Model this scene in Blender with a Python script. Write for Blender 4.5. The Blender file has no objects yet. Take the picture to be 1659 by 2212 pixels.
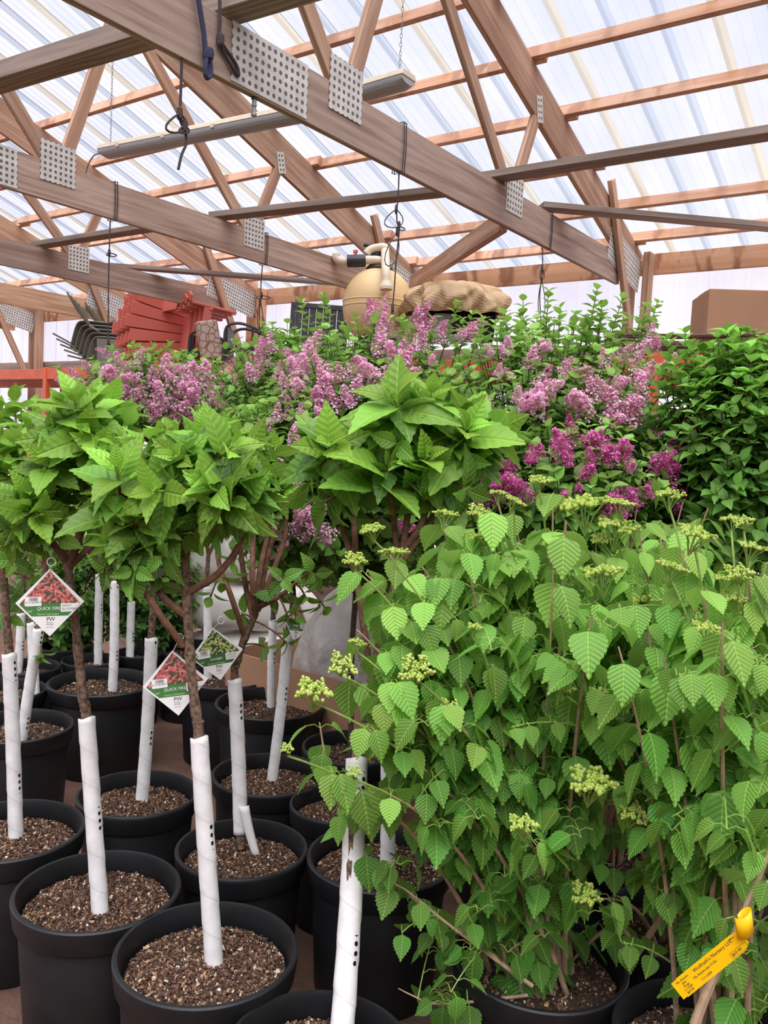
import bpy, bmesh, math, random
import numpy as np
from mathutils import Vector, Matrix, Quaternion
random.seed(7); rng = np.random.default_rng(11)
S = bpy.context.scene
COL = S.collection
PI = math.pi

# ------------------------------------------------------------------ camera
F, IW, IH = 1830.0, 1659.0, 2212.0
EYE = Vector((0, 0, 1.6))
_p, _r, _y = math.radians(4.3626), math.radians(-2.8710), math.radians(35.4041)
FW = Vector((math.cos(_y)*math.cos(_p), math.sin(_y)*math.cos(_p), -math.sin(_p)))
_rt = FW.cross(Vector((0, 0, 1))).normalized(); _dn = FW.cross(_rt)
RT = math.cos(_r)*_rt + math.sin(_r)*_dn
DN = -math.sin(_r)*_rt + math.cos(_r)*_dn
cam = bpy.data.cameras.new('camera'); camo = bpy.data.objects.new('camera', cam); COL.objects.link(camo)
cam.sensor_fit = 'HORIZONTAL'; cam.sensor_width = 36; cam.lens = F/IW*36; cam.clip_start = .05; cam.clip_end = 200
camo.matrix_world = Matrix(((RT.x, -DN.x, -FW.x, EYE.x), (RT.y, -DN.y, -FW.y, EYE.y), (RT.z, -DN.z, -FW.z, EYE.z), (0, 0, 0, 1)))
S.camera = camo

# ------------------------------------------------------------------ light
wd = bpy.data.worlds.new('overcast_sky'); S.world = wd; wd.use_nodes = True
nt = wd.node_tree; bg = nt.nodes['Background']
tc = nt.nodes.new('ShaderNodeTexCoord'); ns = nt.nodes.new('ShaderNodeTexNoise'); ns.inputs['Scale'].default_value = 1.6
rp = nt.nodes.new('ShaderNodeValToRGB'); rp.color_ramp.elements[0].color = (.88, .90, 1.0, 1); rp.color_ramp.elements[1].color = (1, .98, .97, 1)
rp.color_ramp.elements[0].position = .35; rp.color_ramp.elements[1].position = .65
nt.links.new(tc.outputs['Generated'], ns.inputs['Vector']); nt.links.new(ns.outputs['Fac'], rp.inputs['Fac']); nt.links.new(rp.outputs['Color'], bg.inputs['Color'])
bg.inputs['Strength'].default_value = 1.0
sun = bpy.data.lights.new('hazy_sun', 'SUN'); sun.energy = 6.0; sun.angle = math.radians(70); sun.color = (1, .96, .9)
suno = bpy.data.objects.new('hazy_sun', sun); COL.objects.link(suno)
suno.rotation_euler = Vector((.35, .25, -1)).to_track_quat('-Z', 'Y').to_euler()
S.view_settings.view_transform = 'Standard'; S.view_settings.look = 'None'; S.view_settings.gamma = 1; S.view_settings.use_curve_mapping = False
S.view_settings.exposure = 0.45
cy = S.cycles
cy.max_bounces = 8; cy.diffuse_bounces = 4; cy.glossy_bounces = 2; cy.transmission_bounces = 6; cy.transparent_max_bounces = 16
cy.use_denoising = True; cy.caustics_reflective = False; cy.caustics_refractive = False

# ------------------------------------------------------------------ placing
def ray(x, y): return RT*((x-IW/2)/F) + DN*((y-IH/2)/F) + FW
def at_d(x, y, d): return EYE + ray(x, y)*d
def at_z(x, y, z): v = ray(x, y); return EYE + v*((z-EYE.z)/v.z)
def at_x(x, y, X): v = ray(x, y); return EYE + v*(X/v.x)
def at_y(x, y, Y): v = ray(x, y); return EYE + v*(Y/v.y)
def depth(p): return (Vector(p)-EYE).dot(FW)

# ------------------------------------------------------------------ objects
WM = {}
def link(name, data, parent=None, M=None, mat=None):
    o = bpy.data.objects.new(name, data); COL.objects.link(o)
    M = M or Matrix(); WM[o.name] = M
    if parent is not None:
        o.parent = parent; o.matrix_local = WM[parent.name].inverted() @ M
    else: o.matrix_world = M
    if mat is not None and data is not None:
        for m in (mat if isinstance(mat, (list, tuple)) else [mat]): data.materials.append(m)
    return o
def tag(o, label=None, cat=None, group=None, kind=None):
    if label: o['label'] = label
    if cat: o['category'] = cat
    if group: o['group'] = group
    if kind: o['kind'] = kind
    return o
def thing(name, label, cat, loc=(0, 0, 0), group=None):
    return tag(link(name, None, None, Matrix.Translation(Vector(loc))), label, cat, group)

class MB:
    def __init__(s): s.v = []; s.f = []; s.mi = []
    def add(s, vs, fs, mi=0):
        b = len(s.v); s.v += [tuple(v) for v in vs]; s.f += [tuple(i+b for i in f) for f in fs]; s.mi += [mi]*len(fs); return s
    def box(s, c, size, R=None, mi=0):
        hx, hy, hz = size[0]/2, size[1]/2, size[2]/2; R = R or Matrix.Identity(3); c = Vector(c)
        vs = [c + R @ Vector((x, y, z)) for x in (-hx, hx) for y in (-hy, hy) for z in (-hz, hz)]
        return s.add(vs, [(0, 1, 3, 2), (4, 6, 7, 5), (0, 4, 5, 1), (2, 3, 7, 6), (0, 2, 6, 4), (1, 5, 7, 3)], mi)
    def bar(s, a, b, w, h, up=(0, 0, 1), mi=0):
        a, b = Vector(a), Vector(b); R = axes(b-a, up); return s.box((a+b)/2, ((b-a).length, w, h), R, mi)
    def tube(s, pts, r, n=8, cap=True, mi=0):
        pts = [Vector(p) for p in pts]; m = len(pts)
        rs = r if isinstance(r, (list, tuple)) else [r]*m
        t0 = (pts[1]-pts[0]).normalized(); u = t0.orthogonal().normalized(); vs = []; pt = t0
        for i, p in enumerate(pts):
            t = (pts[min(i+1, m-1)]-pts[max(i-1, 0)])
            t = t.normalized() if t.length > 1e-9 else pt
            u = pt.rotation_difference(t) @ u; u = (u - t*u.dot(t)).normalized(); w = t.cross(u); pt = t
            for k in range(n):
                a = 2*PI*k/n; vs.append(p + (u*math.cos(a)+w*math.sin(a))*rs[i])
        fs = [(i*n+k, i*n+(k+1) % n, (i+1)*n+(k+1) % n, (i+1)*n+k) for i in range(m-1) for k in range(n)]
        if cap: fs += [tuple(range(n-1, -1, -1)), tuple(range((m-1)*n, m*n))]
        return s.add(vs, fs, mi)
    def lathe(s, prof, n=40, M=None, mi=0, close=False):
        M = M or Matrix(); vs = [M @ Vector((r*math.cos(2*PI*k/n), r*math.sin(2*PI*k/n), z)) for r, z in prof for k in range(n)]
        m = len(prof); q = m if close else m-1
        fs = [(i*n+k, i*n+(k+1) % n, ((i+1) % m)*n+(k+1) % n, ((i+1) % m)*n+k) for i in range(q) for k in range(n)]
        return s.add(vs, fs, mi)
    def grid(s, fn, nu, nv, mi=0):
        vs = [fn(i/(nu-1), j/(nv-1)) for i in range(nu) for j in range(nv)]
        return s.add(vs, [(i*nv+j, (i+1)*nv+j, (i+1)*nv+j+1, i*nv+j+1) for i in range(nu-1) for j in range(nv-1)], mi)
    def poly(s, pts, n, t, mi=0):      # flat outline given thickness t along n
        n = Vector(n)*t; k = len(pts); pts = [Vector(p) for p in pts]
        return s.add(pts+[p+n for p in pts], [tuple(range(k-1, -1, -1)), tuple(range(k, 2*k))]+[(i, (i+1) % k, (i+1) % k+k, i+k) for i in range(k)], mi)
    def build(s, name, mat, parent=None, M=None, smooth=False, bevel=0, solid=0):
        me = bpy.data.meshes.new(name); me.from_pydata(s.v, [], s.f)
        if any(s.mi): me.polygons.foreach_set('material_index', s.mi)
        if smooth: me.polygons.foreach_set('use_smooth', [True]*len(s.f))
        bm = bmesh.new(); bm.from_mesh(me); bmesh.ops.recalc_face_normals(bm, faces=bm.faces); bm.to_mesh(me); bm.free()
        if smooth: me.set_sharp_from_angle(angle=math.radians(38))
        o = link(name, me, parent, M, mat)
        if bevel:
            b = o.modifiers.new('bevel', 'BEVEL'); b.width = bevel; b.segments = 2; b.limit_method = 'ANGLE'
        if solid:
            b = o.modifiers.new('solid', 'SOLIDIFY'); b.thickness = solid
        return o
def axes(x, up=(0, 0, 1)):
    x = Vector(x).normalized(); up = Vector(up); y = up.cross(x)
    if y.length < 1e-5: y = Vector((0, 1, 0)).cross(x)
    y.normalize(); z = x.cross(y); return Matrix((x, y, z)).transposed()
def mat4(R, p): M = R.to_4x4(); M.translation = Vector(p); return M
def timber(name, a, b, w, h, mat, parent=None, up=(0, 0, 1)):      # box whose local X runs along the grain
    a, b = Vector(a), Vector(b)
    return MB().box((0, 0, 0), ((b-a).length, w, h)).build(name, mat, parent, mat4(axes(b-a, up), (a+b)/2), bevel=.003)
def bez(a, b, c, n=8):
    a, b, c = Vector(a), Vector(b), Vector(c)
    return [a*(1-t)**2 + b*2*t*(1-t) + c*t*t for t in [i/(n-1) for i in range(n)]]
def spline(pts, k=5):                  # Catmull-Rom through the points
    P = [Vector(p) for p in pts]; P = [P[0]*2-P[1]]+P+[P[-1]*2-P[-2]]; out = []
    for i in range(1, len(P)-2):
        for j in range(k):
            t = j/k; a, b, c, d = P[i-1:i+3]
            out.append(.5*((2*b)+(c-a)*t+(2*a-5*b+4*c-d)*t*t+(3*b-a-3*c+d)*t**3))
    return out+[P[-2]]
TEXTS = []
def text(body, size, M, mat, parent, align='CENTER', name='lettering', sx=1):
    c = bpy.data.curves.new(name, 'FONT'); c.body = body; c.size = size; c.align_x = align; c.align_y = 'CENTER'; c.extrude = .0001
    c.fill_mode = 'BOTH'; c.resolution_u = 3
    o = link(name, c, parent, M @ Matrix.Diagonal((sx, 1, 1, 1)), mat); TEXTS.append(o); return o

# ------------------------------------------------------------------ materials
def srgb(r, g, b): return tuple((c/255/12.92 if c <= 10 else ((c/255+.055)/1.055)**2.4) for c in (r, g, b))+(1,)
class NT:
    def __init__(s, name):
        s.m = bpy.data.materials.new(name); s.m.use_nodes = True; s.t = s.m.node_tree; s.b = s.t.nodes['Principled BSDF']; s.out = s.t.nodes['Material Output']
        s.b.inputs['Roughness'].default_value = .7
    def n(s, typ, **kw):
        x = s.t.nodes.new('ShaderNode'+typ)
        for k, v in kw.items():
            if k[0] == '_': setattr(x, k[1:], v)
            else:
                i = x.inputs[int(k[1:])] if k[0] == 'i' and k[1:].isdigit() else x.inputs[k.replace('_', ' ')]
                if hasattr(v, 'links'): s.t.links.new(v, i)
                else: i.default_value = v
        return x
    def l(s, a, b): s.t.links.new(a, b)
    def math(s, op, a, b=0.0, c=0.0): return s.n('Math', _operation=op, i0=a, i1=b, i2=c).outputs[0]
    def mix(s, f, a, b): 
        x = s.n('Mix', _data_type='RGBA'); 
        for i, v in ((0, f), (6, a), (7, b)):
            if hasattr(v, 'links'): s.l(v, x.inputs[i])
            else: x.inputs[i].default_value = v
        return x.outputs[2]
    def ramp(s, f, stops):
        x = s.n('ValToRGB', Fac=f); e = x.color_ramp.elements
        while len(e) < len(stops): e.new(.5)
        for q, (p, c) in zip(e, stops): q.position = p; q.color = c
        return x.outputs[0]
    def bump(s, h, strength=.3, dist=.01):
        x = s.n('Bump', Height=h, Strength=strength, Distance=dist); s.l(x.outputs[0], s.b.inputs['Normal'])
    def set(s, **kw):
        for k, v in kw.items():
            i = s.b.inputs[k.replace('_', ' ')]
            if hasattr(v, 'links'): s.l(v, i)
            else: i.default_value = v
        return s.m
def plain(name, rgb, rough=.6, metal=0, var=.12, scale=12):
    k = NT(name); c = srgb(*rgb); o = k.n('TexCoord').outputs['Object']
    nz = k.n('TexNoise', Vector=o, Scale=scale, Detail=5.0).outputs['Fac']
    lo = tuple(x*(1-var*1.6) for x in c[:3])+(1,); hi = tuple(min(1, x*(1+var)) for x in c[:3])+(1,)
    k.bump(nz, .15, .004)
    return k.set(Base_Color=k.ramp(nz, [(.3, lo), (.7, hi)]), Roughness=rough, Metallic=metal)
def wood(name, a, b, stain=None, gs=1):
    k = NT(name); o = k.n('TexCoord').outputs['Object']; rnd = k.n('ObjectInfo').outputs['Random']
    off = k.n('CombineXYZ', X=k.math('MULTIPLY', rnd, 37.0), Y=k.math('MULTIPLY', rnd, 11.0)).outputs[0]
    p = k.n('VectorMath', _operation='ADD', i0=o, i1=off).outputs[0]
    q = k.n('Mapping', Vector=p, Scale=(.55*gs, 9*gs, 9*gs)).outputs[0]
    n1 = k.n('TexNoise', Vector=q, Scale=2.2, Detail=8.0, Distortion=1.6).outputs['Fac']
    w = k.n('TexWave', _wave_type='RINGS', Vector=k.n('Mapping', Vector=p, Scale=(.35, 4, 7)).outputs[0], Scale=2.2, Distortion=7.0, Detail=3.0).outputs['Fac']
    f = k.math('ADD', k.math('MULTIPLY', n1, .72), k.math('MULTIPLY', w, .3))
    c = k.ramp(f, [(.3, srgb(*a)), (.75, srgb(*b))])
    c = k.mix(k.math('MULTIPLY', k.math('SUBTRACT', rnd, .3), .35), c, srgb(95, 84, 76))
    if stain:
        sn = k.n('TexNoise', Vector=k.n('Mapping', Vector=p, Scale=(2.5, 1.2, 1.2)).outputs[0], Scale=2.0, Detail=6.0, Distortion=.6).outputs['Fac']
        c = k.mix(k.ramp(sn, [(.52, (0, 0, 0, 1)), (.6, (1, 1, 1, 1))]), c, srgb(*stain))
    k.bump(f, .2, .002)
    return k.set(Base_Color=c, Roughness=.85)
def leafmat(name, old, young, nv=7, slant=1.6, vein=.35, bump=.5, trans=.32, rough=.5, spread=.35):
    k = NT(name); uv = k.n('UVMap').outputs[0]; sp = k.n('SeparateXYZ', Vector=uv); u, v = sp.outputs[0], sp.outputs[1]
    age = k.n('Attribute', _attribute_name='age').outputs['Fac']; isl = k.n('NewGeometry').outputs['Random Per Island']
    au = k.math('ABSOLUTE', k.math('SUBTRACT', u, .5))
    ph = k.math('FRACT', k.math('SUBTRACT', k.math('MULTIPLY', v, float(nv)), k.math('MULTIPLY', au, slant*2)))
    tri = k.math('ABSOLUTE', k.math('SUBTRACT', ph, .5))            # .5 on a vein, 0 between
    lat = k.n('MapRange', Value=tri, From_Min=.38, From_Max=.5).outputs[0]
    mid = k.n('MapRange', Value=au, From_Min=.035, From_Max=.008).outputs[0]
    vm = k.math('MAXIMUM', k.math('MULTIPLY', lat, .55), mid)
    c = k.mix(age, srgb(*old), srgb(*young))
    j = k.math('ADD', k.math('MULTIPLY', isl, spread*2), 1-spread)
    hs = k.n('HueSaturation', Hue=k.math('ADD', k.math('MULTIPLY', isl, .03), .485), Value=j, Color=c).outputs[0]
    lite = tuple(min(1, x*1.5+.03) for x in srgb(*young)[:3])+(1,)
    c = k.mix(k.math('MULTIPLY', vm, vein), hs, lite)
    nz = k.n('TexNoise', Vector=k.n('TexCoord').outputs['Object'], Scale=160.0).outputs['Fac']
    h = k.math('SUBTRACT', k.math('MULTIPLY', nz, .25), k.math('ADD', k.math('MULTIPLY', tri, 1.2), mid))
    k.bump(h, bump, .0025)
    k.set(Base_Color=c, Roughness=rough); k.b.inputs['Specular IOR Level'].default_value = .35
    tl = k.n('BsdfTranslucent', Color=k.mix(.45, c, lite)); mx = k.n('MixShader', Fac=trans)
    k.l(k.b.outputs[0], mx.inputs[1]); k.l(tl.outputs[0], mx.inputs[2]); k.l(mx.outputs[0], k.out.inputs[0])
    return k.m
def petal(name, stops):
    k = NT(name); isl = k.n('NewGeometry').outputs['Random Per Island']; c = k.ramp(isl, [(p, srgb(*q)) for p, q in stops])
    k.set(Base_Color=c, Roughness=.6); tl = k.n('BsdfTranslucent', Color=c); mx = k.n('MixShader', Fac=.3)
    k.l(k.b.outputs[0], mx.inputs[1]); k.l(tl.outputs[0], mx.inputs[2]); k.l(mx.outputs[0], k.out.inputs[0]); return k.m

M_ = {}
M_['chord'] = wood('weathered_chord', (150, 122, 106), (198, 172, 154), None)
M_['pale'] = wood('pale_pine', (186, 140, 104), (226, 188, 150))
M_['purlin'] = wood('tan_purlin', (202, 152, 120), (228, 186, 156), (180, 136, 110))
M_['web'] = wood('brown_web', (164, 124, 98), (206, 170, 142))
M_['grey'] = wood('grey_lumber', (122, 108, 98), (170, 152, 138))
M_['eave'] = wood('stained_eave', (208, 152, 112), (226, 178, 138), (150, 104, 76))
M_['bark'] = plain('grey_brown_bark', (120, 96, 78), .9, 0, .5, 90)
M_['stem'] = plain('red_brown_stem', (122, 86, 64), .8, 0, .3, 50)
M_['cane'] = plain('tan_cane', (178, 148, 120), .8, 0, .2, 40)
M_['green_stem'] = plain('green_stem', (140, 168, 78), .6, 0, .2, 40)
M_['dark_stem'] = plain('dark_stem', (84, 66, 58), .8, 0, .3, 50)
M_['black'] = plain('black_plastic', (25, 26, 28), .5, 0, .25, 9)
M_['black_metal'] = plain('black_metal', (58, 58, 60), .45, .3, .1, 9)
M_['white'] = plain('white_plastic', (232, 230, 226), .5, 0, .04, 9)
M_['cream'] = plain('cream_plastic', (226, 212, 186), .5, 0, .05, 9)
M_['orange'] = plain('orange_steel', (226, 104, 66), .5, 0, .14, 5)
M_['rope'] = plain('dark_rope', (76, 66, 66), .9, 0, .3, 200)
M_['blue_rope'] = plain('blue_rope', (62, 64, 92), .9, 0, .3, 200)
M_['galv'] = plain('galvanised_chain', (150, 150, 148), .4, .6, .1, 40)
M_['card'] = plain('cardboard', (178, 136, 104), .85, 0, .07, 3)
M_['ink'] = plain('black_ink', (40, 36, 34), .8, 0, 0)
M_['paper'] = plain('white_card', (238, 236, 230), .45, 0, .02)
M_['band'] = plain('green_band', (62, 122, 52), .5, 0, .03)
M_['limegreen_text'] = plain('pale_green_text', (190, 214, 130), .6, 0, 0)
M_['yellow'] = plain('yellow_tag', (255, 196, 0), .4, 0, .02)
def _plate():
    k = NT('punched_plate'); o = k.n('TexCoord').outputs['Object']
    s_ = k.n('Mapping', Vector=o, Scale=(26, 26, 26)).outputs[0]; fr = k.n('VectorMath', _operation='FRACTION', i0=s_).outputs[0]
    ce = k.n('VectorMath', _operation='SUBTRACT', i0=fr, i1=(.5, .5, .5)).outputs[0]; sp = k.n('SeparateXYZ', Vector=ce)
    d = k.math('SQRT', k.math('ADD', k.math('POWER', sp.outputs[0], 2.0), k.math('POWER', sp.outputs[2], 2.0)))
    m = k.math('LESS_THAN', d, .27)
    nz = k.n('TexNoise', Vector=o, Scale=14.0).outputs['Fac']
    c = k.mix(m, k.ramp(nz, [(.3, srgb(196, 193, 184)), (.7, srgb(222, 220, 212))]), srgb(104, 92, 82))
    k.bump(m, .5, -.002); return k.set(Base_Color=c, Roughness=.55, Metallic=.1)
M_['plate'] = _plate()
def _sheet(name, tint, opac, dirt):
    k = NT(name); o = k.n('TexCoord').outputs['Object']
    nz = k.n('TexNoise', Vector=k.n('Mapping', Vector=o, Scale=(.8, 2.2, .8)).outputs[0], Scale=1.3, Detail=4.0).outputs['Fac']
    c = k.ramp(nz, [(.35, srgb(*tint)), (.7, srgb(*dirt))])
    lw = k.n('LayerWeight', Blend=.35).outputs['Facing']
    tr = k.n('BsdfTransparent', Color=c); tl = k.n('BsdfTranslucent', Color=c); df = k.n('BsdfDiffuse', Color=c)
    a = k.n('MixShader', Fac=.4); k.l(tl.outputs[0], a.inputs[1]); k.l(df.outputs[0], a.inputs[2])
    mx = k.n('MixShader', Fac=k.math('MINIMUM', k.math('ADD', k.math('MULTIPLY', lw, .12), opac), 1.0))
    k.l(tr.outputs[0], mx.inputs[1]); k.l(a.outputs[0], mx.inputs[2]); k.l(mx.outputs[0], k.out.inputs[0]); return k.m
M_['sheet'] = _sheet('clear_roof_sheet', (206, 210, 225), .12, (222, 221, 231))
M_['sheet_rib'] = _sheet('thick_rib', (184, 192, 206), .26, (194, 200, 212))
M_['sheet_old'] = _sheet('yellowed_lap', (214, 206, 194), .26, (200, 190, 176))
M_['wallsheet'] = _sheet('milky_wall_sheet', (232, 228, 238), .42, (244, 240, 244))
def _soil():
    k = NT('bark_mulch'); isl = k.n('NewGeometry').outputs['Random Per Island']
    c = k.ramp(isl, [(0, srgb(60, 42, 33)), (.5, srgb(98, 70, 54)), (.8, srgb(140, 106, 80)), (.94, srgb(184, 150, 112)), (.985, srgb(232, 220, 200))])
    return k.set(Base_Color=c, Roughness=.9)
M_['soil'] = _soil()
M_['soil_base'] = plain('dark_soil', (66, 47, 36), .95, 0, .4, 60)
def _guard():
    k = NT('white_guard'); uv = k.n('UVMap').outputs[0]; sp = k.n('SeparateXYZ', Vector=uv); u, v = sp.outputs[0], sp.outputs[1]   # u 0..1 round, v metres
    hv = k.math('SUBTRACT', k.math('FRACT', k.math('MULTIPLY', v, 52.0)), .5); 
    def col(u0, r):
        du = k.math('MULTIPLY', k.math('SUBTRACT', u, u0), 8.5)
        return k.math('LESS_THAN', k.math('ADD', k.math('POWER', du, 2.0), k.math('POWER', hv, 2.0)), r)
    g = k.math('LESS_THAN', k.math('FRACT', k.math('MULTIPLY', k.math('ADD', v, .06), 2.9)), .2)
    m = k.math('MULTIPLY', k.math('MAXIMUM', col(.62, .075), col(.74, .03)), g)
    nz = k.n('TexNoise', Vector=k.n('TexCoord').outputs['Object'], Scale=30.0, Detail=4.0).outputs['Fac']
    seam = k.math('LESS_THAN', k.math('FRACT', k.math('ADD', k.math('MULTIPLY', v, 11.0), u)), .05)
    c = k.ramp(nz, [(.25, srgb(222, 219, 214)), (.7, srgb(243, 241, 238))]); c = k.mix(k.math('MULTIPLY', seam, .35), c, srgb(190, 186, 180))
    return k.set(Base_Color=k.mix(m, c, srgb(24, 24, 24)), Roughness=.45)
M_['guard'] = _guard()
M_['guard_in'] = M_['white']
M_['hyd'] = leafmat('hydrangea_leaf', (76, 118, 50), (148, 192, 68), 7, 1.5, .35, .8, .3, .42)
M_['vib'] = leafmat('viburnum_leaf', (84, 138, 52), (164, 206, 92), 9, 2.3, .36, .75, .33)
M_['lil'] = leafmat('lilac_leaf', (88, 132, 56), (152, 192, 86), 5, 1.2, .2, .3, .3)
M_['dog'] = leafmat('glossy_shrub_leaf', (62, 100, 52), (136, 186, 72), 5, 1.6, .2, .3, .3)
M_['pink'] = petal('pink_floret', [(0, (204, 106, 156)), (.35, (230, 146, 188)), (.7, (242, 190, 214)), (.95, (252, 234, 240))])
M_['mag'] = petal('magenta_floret', [(0, (168, 46, 122)), (.4, (202, 66, 150)), (.75, (224, 108, 176)), (.96, (242, 180, 212))])
M_['bud'] = petal('lime_bud', [(0, (150, 184, 66)), (.5, (190, 210, 96)), (1, (216, 224, 134))])
# ------------------------------------------------------------------ the building
def zt(x): return 3.5 + .333*(7.78-x)           # upper edge of the top chords
SL = Vector((1, 0, -.333)).normalized()
XR, XE = -2.0, 8.15                               # ridge, eave
TY = [2.78, 5.22, 7.67, 10.0, 12.5]
fl = NT('packed_dirt'); _o = fl.n('TexCoord').outputs['Object']
_n = fl.n('TexNoise', Vector=_o, Scale=3.0, Detail=9.0).outputs['Fac']
fl.bump(fl.n('TexNoise', Vector=_o, Scale=40.0, Detail=6.0).outputs['Fac'], .6, .02)
fl.set(Base_Color=fl.ramp(_n, [(.3, srgb(78, 56, 46)), (.7, srgb(128, 96, 78))]), Roughness=.95)
tag(MB().box((-1.5, 4.5, -.05), (22, 27, .1)).build('floor', fl.m), kind='structure')

# corrugated clear roof: profile across Y, run down the slope
prof = []; P0 = .315
k0, k1 = int((-8.5-2.55)/P0), int((17-2.55)/P0)
for k in range(k0, k1):
    y = 2.55+k*P0; old = 2 if k % 3 == 0 else 1
    prof += [(y-.034, 0, old), (y-.016, .03, old), (y+.016, .03, old), (y+.034, 0, 0)]
    for j in (1, 2): yy = y+.034+(P0-.068)*j/3; prof += [(yy-.011, 0, 1 if j == 9 else 0), (yy-.005, .007, 0), (yy+.005, .007, 0), (yy+.011, 0, 0)]
m = MB(); vs = []
for y, h, _ in prof:
    for x in (-12, XR, XE): vs.append((x, y, zt(max(x, 2*XR-x))+.093+h))  # far slope and front stretch are unseen, added to cut light from behind
for i in range(len(prof)-1): m.f += [(3*i+q, 3*i+q+1, 3*i+q+4, 3*i+q+3) for q in (0, 1)]; m.mi += [prof[i][2]]*2
m.v = vs
tag(m.build('ceiling', [M_['sheet'], M_['sheet_rib'], M_['sheet_old']]), kind='structure')
# milky side wall with upright ribs
prof = []
for k in range(-20, 58):
    y = -1.9+k*.315
    prof += [(y-.03, 0, 1), (y-.015, .022, 1), (y+.015, .022, 1), (y+.03, 0, 0), (y+.12, 0, 0), (y+.127, .005, 0), (y+.134, 0, 0), (y+.2, 0, 0), (y+.207, .005, 0), (y+.214, 0, 0)]
m = MB(); m.v = [(8.0+h, y, z) for y, h, _ in prof for z in (0.0, 3.52)]
for i in range(len(prof)-1): m.f.append((2*i, 2*i+1, 2*i+3, 2*i+2)); m.mi.append(0)
tag(m.build('wall_side', M_['wallsheet']), kind='structure')
tag(MB().box((-12.05, 4.5, 1.75), (.1, 26, 3.5)).build('wall_unseen_opposite', M_['grey']), kind='structure')  # unseen rest of the barn, added to block light from behind the camera
tag(MB().poly([(-12, -8.6, 0), (8.1, -8.6, 0), (8.1, -8.6, 3.5), (XR, -8.6, 6.8), (-12, -8.6, 3.5)], (0, 1, 0), .1).build('wall_unseen_front', M_['grey']), kind='structure')  # unseen end wall, likewise added to keep front light out
tag(timber('trim_1', (7.93, -3, 3.415), (7.93, 17, 3.415), .045, .19, M_['eave']), kind='structure')
tag(timber('trim_2', (7.95, -3, 2.62), (7.95, 17, 2.62), .05, .14, M_['grey']), kind='structure')
tag(timber('trim_3', (7.95, -3, 1.2), (7.95, 17, 1.2), .05, .14, M_['grey']), kind='structure')

pn = ['lowest, just above the eave beam', 'second up from the eave', 'third up from the eave', 'fourth up from the eave', 'fifth up from the eave', 'sixth up from the eave', 'seventh up from the eave', 'eighth up from the eave']
for i, X in enumerate((7.62, 7.14, 6.56, 5.98, 5.41, 4.84, 4.27, 3.69)):
    t = thing('roof_purlin', 'long tan wooden purlin under the clear roof, %s' % pn[i], 'purlin', (X, 5, zt(X)), 'roof purlins')
    z = zt(X)+.045
    up = Vector((.333, 0, 1)).normalized()
    for a, b, dx in ((-2.5, 2.9, 0), (2.7, 5.45, .04), (5.15, 9.95, 0), (9.8, 16.5, .04)):
        timber('purlin_timber', (X+dx, a, z-.333*dx), (X+dx, b, z-.333*dx), .04, .089, M_['purlin'], t, up)

# ------------------------------------------------------------------ trusses
def gusset(par, x0, x1, z0, z1, Y, rot=0):
    R = Matrix.Rotation(rot, 3, 'Y'); MB().box((0, 0, 0), (x1-x0, .003, z1-z0)).build('gusset_plate', M_['plate'], par, mat4(R, ((x0+x1)/2, Y-.003, (z0+z1)/2)))
where = ['nearest overhead', 'second from the camera, behind the long light', 'third from the camera, over the red chairs', 'fourth from the camera, pale new wood', 'farthest at the left edge, of pale wood']
for i, Y in enumerate(TY):
    pale = i >= 3; yc = Y+.019
    t = thing('roof_truss', 'wooden roof truss with punched metal plates, %s' % where[i], 'roof truss', (5, Y, 3.12), 'roof trusses')
    mc = M_['pale'] if pale else M_['chord']; mw = M_['pale'] if pale else M_['web']
    x1 = 7.46
    timber('bottom_chord', (-1.9, yc, 3.245), (x1 if i else 7.28, yc, 3.245), .038, .25, mc, t)
    if i == 4: timber('bottom_chord', (5.2, yc, 3.4), (7.3, yc, 3.4), .038, .2, mc, t)
    nv = Vector((.316, 0, .949))
    timber('top_chord', Vector((XR+.2, yc, zt(XR+.2)))-nv*.147, Vector((7.8, yc, zt(7.8)))-nv*.147, .038, .292, M_['web'] if not pale else mc, t, nv)
    zc = 3.39
    for a, b in (((3.33, zc), (1.7, 5.25)), ((3.45, zc), (3.86, 4.6)), ((5.16, zc), (3.92, 4.58)), ((5.27, zc), (5.56, 4.03))):
        timber('web', (a[0], yc, a[1]), (b[0], yc, b[1]), .036, .089, mw, t, (0, 1, 0)) if 0 else MB().box((0, 0, 0), ((Vector(b)-Vector(a)).length, .036, .089)).build('web', mw, t, mat4(axes(Vector((b[0]-a[0], 0, b[1]-a[1])), Vector((0, 0, 1))), ((a[0]+b[0])/2, yc, (a[1]+b[1])/2)), bevel=.003)
    gusset(t, 2.62, 3.11, 3.13, 3.375, Y); gusset(t, 3.27, 3.53, 3.24, 3.5, Y)
    gusset(t, 5.13, 5.37, 3.22, 3.47, Y); gusset(t, 5.5, 5.59, 3.92, 4.1, Y, -.25); gusset(t, 3.75, 4.0, 4.35, 4.6, Y)
    gusset(t, 6.98, 7.78, 3.2, 3.5, Y, math.atan(.2))
    for dy in (.04, -.12):      # the post is two planks either side of the truss heel
        timber('post', (7.83, Y+dy+.06, 0), (7.83, Y+dy+.06, 3.62 if dy > 0 else 3.5), .13, .06, M_['eave'] if i in (2, 3) else M_['web'], t, (0, 1, 0))
    timber('heel_brace', (6.88, Y-.025, 3.9), (7.62, Y-.06, 2.45), .09, .04, M_['web'], t, (0, 1, 0))
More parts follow.
